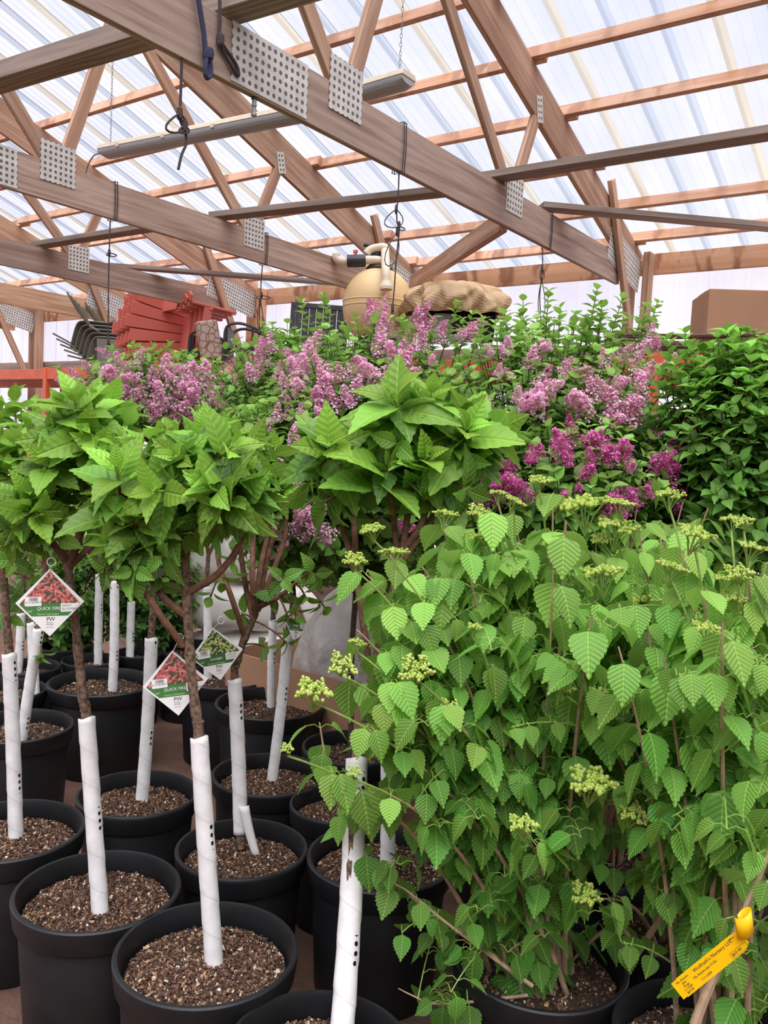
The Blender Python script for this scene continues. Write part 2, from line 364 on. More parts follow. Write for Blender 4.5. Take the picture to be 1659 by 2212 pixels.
# loose lumber carried on the bottom chords
def board(a, b, w, h, label, mat='grey', group='boards laid across the truss chords'):
    tag(timber('lumber_board', a, b, w, h, M_[mat]), label, 'board', group)
zb = 3.415
a, b = at_z(-60, 187, zb+.03), at_z(290, 78, zb+.03); e = b+(b-a).normalized()*2.2
board(a-(b-a).normalized()*.6, e, .14, .089, 'dark heavy timber lying across the nearest truss at upper left', 'grey')
board(at_z(80, 530, zb), at_z(345, 488, zb), .14, .045, 'grey board spanning between second and third trusses at left')
board(at_z(462, 468, zb), at_z(1045, 404, zb), .14, .045, 'long grey board spanning from second truss to nearest truss')
board(at_z(1050, 385, zb), at_z(1850, 257, zb), .14, .045, 'grey board running from nearest truss plate to the right edge')
board(at_z(1168, 446, zb+.01), at_z(1900, 512, zb+.03), .14, .04, 'grey plank running right from nearest truss, above the cardboard box')
board(at_z(236, 574, zb+.02), at_z(735, 612, zb-.02), .14, .04, 'grey plank slanting from third truss towards the sand filter')
board(at_y(1088, 478, 2.86), at_y(890, 612, 5.1), .06, .14, 'diagonal wind brace from nearest truss down behind the tan tarp', 'web')
# ------------------------------------------------------------------ long fluorescent lights on chains
def tube_light(a, b, label, chains, cable=None):
    a, b = Vector(a), Vector(b); L = (b-a).length; M = mat4(axes(b-a), (a+b)/2)
    t = tag(link('tube_light', None, None, Matrix.Translation((a+b)/2)), label, 'light', 'hanging tube lights')
    m = MB()
    m.poly([(-L/2, y, z) for y, z in ((-.07, 0), (.07, 0), (.06, .035), (-.06, .035))], (1, 0, 0), L)
    m.build('housing', M_['cream'], t, M, bevel=.004)
    m = MB(); n = 9; sec = [(.066*math.cos(PI*j/(n-1)), -.055*math.sin(PI*j/(n-1))**.7) for j in range(n)]
    rows = [(-L/2+.005, .6), (-L/2+.05, 1), (L/2-.05, 1), (L/2-.005, .6)]
    m.v = [(x, y*1, z*s_-.002) for x, s_ in rows for y, z in sec]
    m.f = [(i*n+j, i*n+j+1, (i+1)*n+j+1, (i+1)*n+j) for i in range(3) for j in range(n-1)]+[tuple(range(n)), tuple(range(3*n, 4*n))]
    m.build('diffuser', M_['lens'], t, M, smooth=True)
    m = MB()
    for q in [-L/2+.25+i*.5 for i in range(int((L-.2)/.5))]:
        for s_ in (-1, 1): m.box((q, s_*.071, -.002), (.03, .008, .026))
    m.build('clip', M_['cream'], t, M)
    for f_ in chains:
        p = a+(b-a)*f_; p.z += .035; top = zt(p.x)-.02; m = MB(); k = 0; z = p.z+.03
        m.tube([p+Vector((0, 0, 0)), p+Vector((0, 0, .03))], .002, 5)
        while z < top:
            r = Matrix.Rotation(PI/2*(k % 2)+.5, 3, 'Z')
            m.tube([Vector((p.x, p.y, z+.011))+r @ Vector((.0065*math.cos(q), 0, .015*math.sin(q))) for q in [2*PI*j/8 for j in range(9)]], .0017, 4, False)
            z += .024; k += 1
        m.build('chain', M_['galv'], t)
    if cable: MB().tube(spline(cable, 5), .006, 6).build('power_cable', M_['galv'], t)
k = NT('ribbed_lens'); o = k.n('TexCoord').outputs['Object']
w_ = k.n('TexWave', Vector=o, Scale=28.0, _bands_direction='Y').outputs['Fac']; k.bump(w_, .4, .003)
M_['lens'] = k.set(Base_Color=srgb(190, 192, 192), Roughness=.35, Transmission_Weight=.25)
a, b = at_x(225, 328, 4.05), at_x(700, 234, 4.05)
tube_light(a, b, 'long tube light on chains at left, hung before the second truss', (.035,), [a+Vector((0, 0, -.01)), a+Vector((-.02, .1, -.02)), a+Vector((.0, .22, -.12)), a+Vector((.03, .25, -.3))])
a, b = at_x(712, 218, 4.02), at_x(884, 168, 4.02)
tube_light(a, b, 'tube light hanging by chain right of the nearest truss joint', (.88,))
# pipe nozzle under the nearest chord
t = thing('water_nozzle', 'small grey water nozzle under the nearest roof truss', 'nozzle', at_y(550, 205, 2.8))
q = at_y(550, 200, 2.8); M = Matrix.Translation(q)
MB().lathe([(.0, .04), (.02, .04), (.02, .015), (.014, .01), (.014, -.03), (0, -.03)], 14, M).build('collar', M_['black_metal'], t, None, True)
MB().lathe([(0, -.03), (.01, -.03), (.012, -.06), (.009, -.063), (.009, -.085), (.013, -.09), (.013, -.1), (0, -.1)], 14, M).build('spout', M_['galv'], t, None, True)
# ------------------------------------------------------------------ ropes
def rope(label, pts, Y, r=.007, mat='rope', loops=(), wrap=None, depths=None):
    P = [at_y(x, y, Y) for x, y in pts]
    t = thing('hanging_rope', label, 'rope', P[0], 'ropes hung from the trusses')
    MB().tube(spline(P, 5), r, 7).build('strand', M_[mat], t, smooth=True)
    for x, y, w, h, tilt in loops:
        c = [at_y(x+w*math.sin(q)*math.sin(q/2)+tilt*(1-math.cos(q))*.5, y+h*(1-math.cos(q))/2, Y-.008) for q in [2*PI*j/14 for j in range(15)]]
        MB().tube(c, r*.8, 6, False).build('loop', M_[mat], t, smooth=True)
        c0 = at_y(x, y, Y-.004); MB().lathe([(0, .03), (r*1.9, .02), (r*2.2, 0), (r*1.9, -.02), (0, -.03)], 8, Matrix.Translation(c0)).build('knot', M_[mat], t, smooth=True)
    if wrap:
        x0, z0, z1, Yf = wrap; c = [(x0, Yf-.01, z1+.01), (x0+.004, Yf-.012, (z0+z1)/2), (x0, Yf-.01, z0-.01), (x0-.01, Yf+.05, z0-.01), (x0-.01, Yf+.05, z1+.01), (x0, Yf-.01, z1+.01)]
        for dx in (0, .02): MB().tube([Vector(q)+Vector((dx, 0, 0)) for q in c], r*.8, 6).build('hitch', M_[mat], t, smooth=True)
def cx(px, py, Y): return at_y(px, py, Y).x
rope('dark rope with open loop hanging before the long tube light', [(393, 122), (391, 180), (389, 240), (390, 262), (400, 285), (402, 310), (392, 335), (385, 366)], 2.79, .006, 'rope', [(388, 245, -30, 42, -10), (398, 272, 14, 16, 0)])
rope('thick blue rope knotted over the nearest truss at upper left', [(424, -30), (432, 20), (440, 70), (444, 110), (452, 120), (450, 165), (444, 160), (446, 120)], 2.755, .011, 'blue_rope', [(450, 116, 9, 52, 0)])
rope('short dark rope tied beside the large punched plate', [(474, -20), (475, 40), (474, 85), (485, 115), (505, 150), (515, 163), (510, 140), (480, 95)], 2.765, .008, 'rope', [(476, 86, 5, 12, 0)])
rope('long thin rope with loop hanging before the sand filter', [(862, 372), (860, 430), (857, 455), (858, 480), (862, 500), (856, 560), (852, 620), (848, 664)], 2.8, .004, 'rope', [(856, 452, -26, 40, -8), (862, 488, 10, 10, 8), (858, 500, -18, 75, -18), (848, 664, 3, 14, 0)], (cx(868, 320, 2.78), 3.12, 3.37, 2.78))
rope('thin rope hanging from right end of the nearest truss', [(1172, 540), (1172, 580), (1170, 602), (1166, 640), (1168, 690), (1165, 715)], 2.8, .004, 'rope', [(1171, 580, 6, 24, 0), (1170, 605, -10, 80, 0)], (cx(1187, 500, 2.78), 3.12, 3.37, 2.78))
rope('long rope with end knot hanging beside the olive chairs', [(238, 474), (237, 510), (236, 548), (234, 620), (234, 700), (233, 745)], 5.23, .005, 'rope', [(236, 546, 14, 8, 8), (234, 738, 6, 22, 0)], (cx(246, 435, 5.22), 3.12, 3.37, 5.22))
rope('rope hanging from second truss before the black chairs', [(567, 572), (564, 610), (563, 640), (560, 690), (562, 720)], 5.23, .005, 'rope', [(565, 638, 20, 8, 6), (562, 650, -8, 60, 0)], (cx(572, 545, 5.22), 3.12, 3.37, 5.22))
# ------------------------------------------------------------------ pallet rack along the wall and what is stored on it
DZ = 2.38
t = thing('pallet_rack', 'long orange steel storage rack standing along the milky side wall', 'rack', (7.0, 6, 0))
for z in (2.38, 1.3):
    for X in (6.35, 7.62): MB().box((X, 6.5, z-.065), (.05, 15, .13)).build('beam', M_['orange'], t, None, False, .006)
for y in (-.6, 2.1, 4.8, 7.5, 9.9, 11.45, 13.6):
    for X in (6.35, 7.62): MB().box((X+.001, y, 1.2), (.075, .07, 2.4)).build('upright', M_['orange'], t, None, False, .006)
for z in (2.38, 1.3):
    MB().box((6.985, 6.5, z-.012), (1.2, 14.9, .02)).build('deck', M_['grey'], t)
U3 = lambda v: Vector(v).normalized()
RH = U3((RT.x, RT.y, 0)); FH = U3((FW.x, FW.y, 0)); UP = Vector((0, 0, 1))
# red slatted garden chairs stacked on their sides
k = NT('red_painted_wood'); M_['red'] = k.set(Base_Color=srgb(218, 118, 102), Roughness=.55)
def garden_chair(M, label):
    t = tag(link('garden_chair', None, None, M), label, 'chair', 'stacked red garden chairs')
    def pc(name, m, b=.006): m.build(name, M_['red'], t, M, bevel=b)
    for i in range(5):
        x0, x1, L = (i-2)*.085, (i-2)*.16, .74-.05*abs(i-2); m = MB(); T_ = L*.3
        m.poly([(x0-.04, -.02, .3), (x0+.04, -.02, .3), (x1+.074, -.02-T_, .3+L), (x1-.074, -.02-T_, .3+L+.012*(2-i))], (0, .96, .28), .02); pc('back_slat', m)
    for i in range(5): m = MB(); m.box((0, .06+i*.095, .31+i*.016), (.54, .088, .02), Matrix.Rotation(.17, 3, 'X')); pc('seat_slat', m)
    for s in (-1, 1):
        m = MB(); prof = [(s*.25, -.22), (s*.33, -.22), (s*.40, .2), (s*.41, .42), (s*.36, .5), (s*.29, .48), (s*.27, .1)]
        m.poly([(x, y, .56) for x, y in prof], (0, 0, 1), .022); pc('armrest', m)
        m = MB(); m.bar((s*.28, .46, 0), (s*.28, .46, .56), .03, .09, (0, 1, 0)); pc('front_leg', m)
        m = MB(); m.bar((s*.25, .5, .36), (s*.25, -.45, .02), .028, .11); pc('side_rail', m)
    m = MB(); m.box((0, -.1, .5), (.56, .03, .07)); pc('back_rail', m)
    m = MB(); m.box((0, .49, .36), (.56, .022, .1)); pc('front_rail', m)
Uc = U3(-RH*.8-FH*.6); Fc = U3(RH*.6-FH*.8); Lc = Fc.cross(Uc)
R0 = Matrix.Rotation(.1, 3, FH) @ Matrix((Lc, Fc, Uc)).transposed()
c0 = at_x(412, 722, 7.0); names = ['frontmost', 'second', 'third', 'rearmost']
for i in range(4):
    p = c0 - (R0 @ Vector((0, 0, .32))) + Fc*(-.06*i) + Uc*(.03*i)+Vector((0, 0, -.028*i)) + Vector((0, 0, .03))
    garden_chair(mat4(R0, p), 'red slatted wooden garden chair lying on its side, %s of the stack on the rack' % names[i])
# olive patio chairs stacked upside down
k = NT('olive_frame'); M_['olive'] = k.set(Base_Color=srgb(98, 96, 80), Roughness=.5, Metallic=.2)
M_['sling'] = plain('grey_sling', (120, 120, 108), .8, 0, .1, 60)
for i in range(5):
    o = at_x(176+i*8.5, 694+i*8.5, 6.65)-FH*.0
    def Q(dx, dz, dy=0.0): return o+RH*dx+UP*dz+FH*dy
    t = thing('patio_chair', 'olive metal-framed patio chair upside down, %s of the stack on the rack' % ['topmost', 'second', 'third', 'fourth', 'lowest'][i], 'chair', o, 'stacked olive chairs')
    pr = [(-.13, -.34), (-.1, -.2), (-.065, -.07), (-.03, -.015), (.03, 0), (.2, 0), (.36, -.005), (.42, .03), (.45, .015)]
    sp_ = spline([Vector((a, b, 0)) for a, b in pr], 4)
    m = MB(); n = len(sp_)
    m.v = [Q(p.x, p.y, d) for p in sp_ for d in (0, .5)]; m.f = [(2*j, 2*j+1, 2*j+3, 2*j+2) for j in range(n-1)]
    m.build('shell', M_['sling'], t, None, True, 0, .012)
    for d in (0, .5): MB().tube([Q(p.x, p.y, d) for p in sp_], .013, 7).build('side_frame', M_['olive'], t, None, True)
    for dx, dy in ((.1, .02), (.12, .48)):
        MB().tube([Q(dx-i*.02, -.05+i*.03, dy), Q(dx-.15-i*.012, .12, dy), Q(dx-.3, .36, dy)], .012, 7).build('leg', M_['olive'], t)
    MB().tube([Q(-.1, -.3, .02), Q(-.4, -.16-i*.02, .1)], .012, 7).build('leg', M_['olive'], t)
    if i == 4:
        m = MB(); m.poly([Q(-.0, -.02, -.02), Q(.4, -.02, -.02), Q(.38, -.4, -.04), Q(.02, -.4, -.02)], FH, .01); m.build('seat_sling', M_['sling'], t)
# black tubular chairs and a seat cushion
def frame_chair(px, label, s=1.0):
    o = at_x(px, 765, 6.6); o.z = DZ
    t = thing('metal_chair', label, 'chair', o, 'black tubular chairs on the rack')
    def Q(a, b, c): return o+RH*(a*s)+FH*(b*s)+UP*(c*s)
    for b in (0, .48):
        MB().tube(spline([Q(0, b, 0), Q(.0, b, .3), Q(.02, b, .47), Q(.14, b, .52), Q(.3, b, .49), Q(.52, b, .4)], 4), .016, 8).build('side_frame', M_['black_metal'], t, None, True)
        MB().tube([Q(.46, b, .42), Q(.5, b, 0)], .016, 8).build('leg', M_['black_metal'], t)
        MB().tube([Q(.32, b, .48), Q(.33, b, .0)], .012, 8).build('leg', M_['black_metal'], t)
    MB().box(Q(.25, .24, .24), (.46*s, .5*s, .02), Matrix((RH, FH, UP)).transposed()).build('seat', M_['black_metal'], t)
    MB().box(Q(.02, .24, .3), (.015, .44*s, .36*s), Matrix((RH, FH, UP)).transposed()).build('backrest', M_['black_metal'], t)
frame_chair(408, 'black tubular metal chair behind the patterned cushion, next to the red chairs', .82)
frame_chair(484, 'black tubular metal chair between the patterned cushion and the timber post', .95)
frame_chair(566, 'black metal chair partly hidden by lilac left of the dark slatted panel', .7)
k = NT('scalloped_fabric'); o_ = k.n('TexCoord').outputs['Object']; v_ = k.n('TexVoronoi', Vector=o_, Scale=13.0, _feature='DISTANCE_TO_EDGE').outputs['Distance']
M_['cushion'] = k.set(Base_Color=k.mix(k.math('LESS_THAN', v_, .06), srgb(166, 150, 134), srgb(126, 84, 72)), Roughness=.9)
o = at_x(452, 735, 6.5); R = Matrix((RH, FH, UP)).transposed() @ Matrix.Rotation(-.22, 3, 'Y') @ Matrix.Rotation(.5, 3, 'Z')
tag(MB().box((0, 0, 0), (.24, .1, .42)).build('seat_cushion', M_['cushion'], None, mat4(R, o), bevel=.02), 'fawn patterned seat cushion standing on edge on the rack', 'cushion')
# dark slatted panel
o = at_x(688, 705, 6.8); o.z = DZ+.33; R = Matrix((RH, FH, UP)).transposed() @ Matrix.Rotation(.03, 3, 'Y'); Mx = mat4(R, o)
t = tag(link('slatted_panel', None, None, Mx), 'dark grey slatted tabletop standing on edge left of the tan sand filter', 'tabletop')
M_['dkgrey'] = plain('dark_grey_paint', (74, 76, 80), .6, 0, .1, 10)
for c, s in (((0, 0, .305), (.6, .035, .05)), ((0, 0, -.305), (.6, .035, .05)), ((-.275, 0, 0), (.05, .035, .56)), ((.275, 0, 0), (.05, .035, .56))):
    MB().box(c, s).build('rim_rail', M_['dkgrey'], t, Mx, bevel=.004)
for i in range(7): MB().box((-.214+i*.0715, 0, 0), (.066, .022, .56)).build('slat', M_['dkgrey'], t, Mx, bevel=.004)
# sand filter
o = at_x(816, 662, 6.62); Mf = Matrix.Translation(o); rr = 76/F*depth(o)
t = thing('sand_filter', 'round tan swimming pool sand filter with pipe valve on the rack', 'filter tank', (o.x, o.y, DZ))
pr = []
for j in range(25):
    a = -PI/2+PI*j/24; r_ = rr*math.cos(a)**.86; pr.append((max(r_, .001), rr*1.05*math.sin(a)))
M_['tan'] = plain('tan_fibreglass', (226, 196, 142), .5, 0, .04, 5)
MB().lathe(pr, 48, Mf).build('tank', M_['tan'], t, None, True)
for z in (-.02, .03): MB().lathe([(rr*1.0, z-.008), (rr*1.012, z), (rr*1.0, z+.008)], 48, Mf).build('seam', M_['tan'], t, None, True)
bz = min(0, DZ-o.z+.0)
MB().lathe([(rr*.5, -rr*1.02), (rr*.62, -rr*.8), (rr*.66, min(-rr*.81, DZ-o.z)), (rr*.4, min(-rr*.81, DZ-o.z))], 32, Mf).build('foot', M_['black'], t)
def PX(x, y, d=0): return at_d(x, y, depth(o)+d)
MB().lathe([(0, rr*1.1), (.12, rr*1.1), (.135, rr*1.04), (.12, rr*.99), (0, rr*.98)], 28, Mf).build('clamp', M_['black_metal'], t, None, True)
MB().tube([PX(814, 582), PX(814, 545)], .075, 16).build('valve_body', M_['black'], t)
pr_ = .04
def pipe(pts, r=pr_, mat='cream', name='pipe'): MB().tube(spline(pts, 5), r, 14).build(name, M_[mat], t, None, True)
pipe([PX(826, 578, -.05), PX(824, 566, -.1), PX(812, 562, -.12), PX(786, 562, -.12)])
pipe([PX(758, 565, -.12), PX(736, 564, -.12), PX(727, 558, -.12), PX(726, 549, -.12)])
pipe([PX(792, 549, -.05), PX(800, 540, -.05), PX(818, 535, -.06), PX(831, 535, -.08), PX(832, 545, -.1), PX(833, 580, -.36), PX(834, 612, -.4)])
MB().tube([PX(834, 608, -.4), PX(834, 617, -.4), PX(834, 619, -.4), PX(834, 626, -.4)], [.042, .055, .06, .06], 16).build('pipe_flange', M_['cream'], t)
MB().tube([PX(750, 564, -.12), PX(790, 563, -.12)], .058, 16).build('ball_valve', M_['black_metal'], t); bv = bpy.data.objects['ball_valve']
MB().tube([PX(768, 556, -.12), PX(768, 543, -.12)], [.012, .016], 8).build('valve_stem', M_['orange'], bv)
MB().box(PX(768, 543, -.12), (.02, .05, .03)).build('red_handle', M_['red'], bv, None, False, .006)
MB().tube([PX(786, 528, 0), PX(812, 533, 0)], .022, 8).build('valve_lever', M_['black_metal'], t)
# tarp-covered pump
k = NT('tan_tarp'); k.bump(k.n('TexNoise', Vector=k.n('TexCoord').outputs['Object'], Scale=8.0, Detail=4.0, Distortion=1.2).outputs['Fac'], .7, .05)
k.bump(k.n('TexVoronoi', Vector=k.n('TexCoord').outputs['Object'], Scale=7.0, _feature='SMOOTH_F1').outputs['Distance'], .9, .08); M_['tarp'] = k.set(Base_Color=srgb(198, 170, 130), Roughness=.8)
oc = at_x(985, 662, 6.8); w_, h_ = 108/F*depth(oc), 56/F*depth(oc)
def tarp(u, v):
    th, a = u*1.95, v*2*PI; s_ = math.sin(th); f = 1+.1*math.sin(5*a+th*3)+.06*math.sin(11*a-4*th)+.05*math.sin(17*a+7*th)
    ex = math.copysign(abs(math.cos(a))**.8, math.cos(a)); ey = math.copysign(abs(math.sin(a))**.8, math.sin(a))
    return oc+RH*(ex*s_*w_*f)+FH*(ey*s_*.3*f)+UP*(h_*(math.cos(th)*.95+.06*math.sin(9*a+5*th)*s_))
t = thing('covered_pump', 'pump under a crumpled tan tarp beside the sand filter', 'pump', (oc.x, oc.y, DZ))
MB().grid(tarp, 22, 60).build('tarp', M_['tarp'], t)
MB().tube([oc-RH*.33-UP*.15, oc+RH*.35-UP*.15], .17, 18).build('motor', M_['black'], t, None, True)
MB().lathe([(0, -.34), (.2, -.34), (.2, -.3), (.1, -.27), (.1, -.1), (0, -.1)], 20, Matrix.Translation(oc-RH*.12-FH*.1)).build('pump_base', M_['galv'], t, None, True)
# cardboard box and pipes at the right
A = at_x(1524, 735, 6.6); A.z = DZ+.16
R = axes(RH*.97-FH*.1, UP); c = A+R @ Vector((.5, .25, .0)); Hh = 104/F*depth(A)
t = thing('cardboard_box', 'long brown cardboard box on the rack at the right edge', 'box', (c.x, c.y, A.z))
MB().box(c+UP*Hh/2, (1.0, .5, Hh), R).build('carton', M_['card'], t, None, False, .006)
MB().box(c+UP*(Hh+.004), (.98, .24, .008), R).build('top_flap', M_['card'], t)
MB().box(c+UP*(Hh+.014)+R @ Vector((.02, .1, 0)), (.95, .26, .008), R).build('top_flap', M_['card'], t)
t = thing('timber_bearer', 'grey timber bearer under the cardboard box on the rack', 'timber', (c.x, c.y, DZ))
MB().box(c-UP*.06+R @ Vector((.1, 0, 0)), (.7, .46, .11), R).build('beam', M_['grey'], t, None, False, .004)
rn = random.Random(3)
for i in range(9):
    px0, py0 = 1290+rn.random()*60, 722+i*6.2
    a, b = at_x(px0, py0, 6.4+.03*(i % 3)), at_x(1700+rn.random()*40, py0-6+rn.random()*14, 6.4+.03*(i % 3))
    for q in (a, b): q.z = max(q.z, DZ+.012)
    tag(MB().tube(spline([a, (a+b)/2-UP*.015*rn.random(), b], 5), .011, 8).build('steel_rod', M_['bark'], None, None, True), 'long thin brown rod in the bundle under the cardboard box, %s from top' % ['first', 'second', 'third', 'fourth', 'fifth', 'sixth', 'seventh', 'eighth', 'ninth'][i], 'rod', 'brown rods on the rack')
a = at_x(-20, 782, 6.9); tag(timber('wood_plank', Vector((6.4, a.y+.1, DZ+.06)), Vector((6.9, a.y-.65, DZ+.03)), .3, .03, M_['grey']), 'grey plank lying on the rack at the left edge', 'plank')
# gaylord carton lined with a plastic bag
A, B = at_z(536, 1412, .56), at_z(782, 1508, .5); A.z = B.z = .55
ex = U3(B-A); ey = U3((-ex.y, ex.x, 0)); ey = ey if ey.dot(FH) > 0 else -ey
A -= ex*.15; L = (B-A).length+.75; Wd = .85; t = thing('bulk_carton', 'large open cardboard carton behind the potted trees, holding a plastic sack', 'carton', A)
for c, sz in ((A+ex*L/2, (L, .012, .55)), (A+ex*L/2+ey*Wd, (L, .012, .55)), (A+ey*Wd/2, (.012, Wd, .55)), (A+ey*Wd/2+ex*L, (.012, Wd, .55)), (A+ex*L/2+ey*Wd/2-UP*.26, (L, Wd, .012))):
    MB().box(c-UP*.275, sz, Matrix((ex, ey, UP)).transposed()).build('carton_panel', M_['card'], t)
k = NT('clear_plastic_film'); n_ = k.n('TexNoise', Vector=k.n('TexCoord').outputs['Object'], Scale=4.0, Detail=5.0, Distortion=.4).outputs['Fac']; k.bump(n_, .9, .06)
M_['film'] = k.set(Base_Color=k.ramp(n_, [(.3, srgb(176, 168, 160)), (.7, srgb(214, 208, 202))]), Roughness=.22)
c = A+ex*L*.58+ey*Wd*.5-UP*.12
def sack(u, v):
    th, a = u*PI, v*2*PI; sg = lambda q, e: math.copysign(abs(q)**e, q); f = 1+.05*math.sin(4*a+3*th)+.035*math.sin(9*a-5*th)
    s_ = sg(math.sin(th), .5)
    return c+ex*(sg(math.cos(a), .6)*s_*L*.4*f)+ey*(sg(math.sin(a), .6)*s_*Wd*.46*f)+UP*(sg(math.cos(th), .7)*.52*(1+.08*math.sin(5*a+2)))
tag(MB().grid(sack, 34, 64).build('plastic_sack', M_['film'], None, None, True), 'grey translucent plastic sack bulging out of the cardboard carton', 'sack')
# white and tan sacks farther back
def pillow(px, z, d, w, h, label, mat, yaw=0.0):
    c = at_d(px, 1300, d); c.z = z; R = Matrix((RH, FH, UP)).transposed() @ Matrix.Rotation(yaw, 3, 'Z'); sd = px*.01
    def f(u, v):
        th, a = u*PI, v*2*PI; sg = lambda q, e: math.copysign(abs(q)**e, q); s_ = sg(math.sin(th), .6)
        return c+R @ Vector((sg(math.cos(a), .45)*s_*w/2, sg(math.sin(a), .45)*s_*.2*(1+.1*math.sin(3*a+sd)), sg(math.cos(th), .6)*h/2*(1+.1*math.sin(4*a+sd))))
    o = MB().grid(f, 18, 40).build('filled_sack', mat, None, None, True); tag(o, label, 'sack', 'sacks stacked behind the trees'); return o
M_['sackw'] = plain('white_sack', (240, 234, 226), .5, 0, .03, 6); M_['sackt'] = plain('tan_sack', (212, 200, 160), .6, 0, .05, 6); M_['sackb'] = plain('blue_sack', (60, 110, 190), .5, 0, .05, 6)
base = at_d(545, 1450, 5.4); t = thing('wood_pallet', 'wooden pallet carrying white sacks behind the trees', 'pallet', (base.x, base.y, 0))
for j in range(6): MB().box(Vector((base.x, base.y, .13))+FH*(-.4+j*.16), (1.1, .1, .02), Matrix((RH, FH, UP)).transposed()).build('deck_board', M_['grey'], t)
for j in (-1, 0, 1): MB().box(Vector((base.x, base.y, .06))+RH*(j*.48), (.08, .95, .12), Matrix((RH, FH, UP)).transposed()).build('bearer', M_['grey'], t)
for px, py, w, h, lb, mt in ((540, .29, .8, .32, 'white sack at the bottom of the pile behind the trees', 'sackw'), (548, .6, .78, .31, 'white sack second from the bottom of the pile', 'sackw'), (536, .9, .76, .31, 'white sack third up, under the tan sack', 'sackw'), (486, 1.18, .4, .27, 'tan sack topmost on the white pile', 'sackt'), (612, 1.16, .4, .24, 'white sack topmost at right of the pile', 'sackw'), (470, 1.1, .1, .1, 'small bright blue bag on the white pile', 'sackb'), (860, .5, .5, 1.0, 'tall white bulk bag behind the carton beside the shrub', 'sackw'), (1010, .46, .5, .92, 'white bulk bag glimpsed through the viburnum leaves', 'sackw')):
    pillow(px, py, (5.2 if 'small' not in lb else 5.0) if px < 800 else 4.9, w, h, lb, M_[mt], .2*math.sin(px))
# ------------------------------------------------------------------ leaves
def tpl(ws, fold=.25, teeth=0.0, corr=0.0, ncol=5, bow=.0):
    n = len(ws); t = np.linspace(0, 1, n); s = np.linspace(-1, 1, ncol); V = []; UV = []
    for i in range(n):
        for j in range(ncol):
            w = ws[i]; y = t[i]; x = s[j]*w
            if teeth and abs(s[j]) == 1 and 0 < i < n-1:
                x *= 1+teeth*(1 if i % 2 else -1); y += .025*(1 if i % 2 else -.4)
            z = fold*abs(x) + bow*(abs(s[j])-abs(s[j])**2)*w + corr*(1 if i % 2 else -1)*abs(s[j])*(1-abs(s[j])*.5)*w
            V.append((x, y, z)); UV.append((.5+s[j]*w, t[i]-.25*abs(s[j])*w))
    fc = [(i*ncol+j, i*ncol+j+1, (i+1)*ncol+j+1, (i+1)*ncol+j) for i in range(n-1) for j in range(ncol-1)]
    return np.array(V), np.array(fc), np.array(UV)
T_HYD = tpl([.012, .13, .2, .26, .285, .305, .295, .29, .255, .23, .185, .145, .09, .05, .003], .26, .013, .008, 5, .14)
T_VIB = tpl([.05, .2, .29, .345, .37, .385, .385, .38, .365, .345, .315, .285, .245, .205, .155, .115, .07, .04, .002], .2, .038, .022, 5, .12)
T_LIL = tpl([.02, .27, .38, .38, .29, .15, .004], .3, 0, 0, 3)
T_DOG = tpl([.012, .2, .29, .31, .27, .19, .09, .004], .35, 0, 0, 5)
class Leaves:
    def __init__(s): s.P = []; s.D = []; s.N = []; s.S = []; s.A = []; s.C = []
    def add(s, p, d, n, size, age, curl=.3): s.P.append(tuple(p)); s.D.append(tuple(d)); s.N.append(tuple(n)); s.S.append(size); s.A.append(age); s.C.append(curl)
    def build(s, name, T, mat, parent):
        P, D, N = (np.array(q, float) for q in (s.P, s.D, s.N)); S_ = np.array(s.S)[:, None, None]; C_ = np.array(s.C)[:, None]
        D /= np.linalg.norm(D, axis=1, keepdims=True)+1e-9; X = np.cross(D, N); X /= np.linalg.norm(X, axis=1, keepdims=True)+1e-9; Z = np.cross(X, D)
        V, fc, uv = T; nl, nv = len(P), len(V)
        z = V[None, :, 2]-C_*V[None, :, 1]**2
        co = P[:, None, :]+S_*(V[None, :, 0, None]*X[:, None, :]+V[None, :, 1, None]*D[:, None, :]+z[:, :, None]*Z[:, None, :])
        F_ = (fc[None]+(np.arange(nl)*nv)[:, None, None]).reshape(-1, 4)
        me = bpy.data.meshes.new(name); me.vertices.add(nl*nv); me.vertices.foreach_set('co', co.reshape(-1))
        me.loops.add(F_.size); me.loops.foreach_set('vertex_index', F_.reshape(-1).astype(np.int32))
        me.polygons.add(len(F_)); me.polygons.foreach_set('loop_start', np.arange(0, F_.size, 4, dtype=np.int32))
        me.polygons.foreach_set('use_smooth', np.ones(len(F_), bool))
        u = me.uv_layers.new(name='UVMap'); u.data.foreach_set('uv', np.tile(uv[fc.reshape(-1)], (nl, 1)).reshape(-1).astype(np.float32))
        a = me.attributes.new('age', 'FLOAT', 'POINT'); a.data.foreach_set('value', np.repeat(np.clip(np.array(s.A), 0, 1), nv).astype(np.float32))
        me.update(); me.validate()
        return link(name, me, parent, None, mat)
R_ = random.Random(21)
def rv(s=1.0): return Vector((R_.uniform(-s, s), R_.uniform(-s, s), R_.uniform(-s, s)))
def perp(a, ang):
    u = a.orthogonal().normalized(); return Quaternion(a, ang) @ u
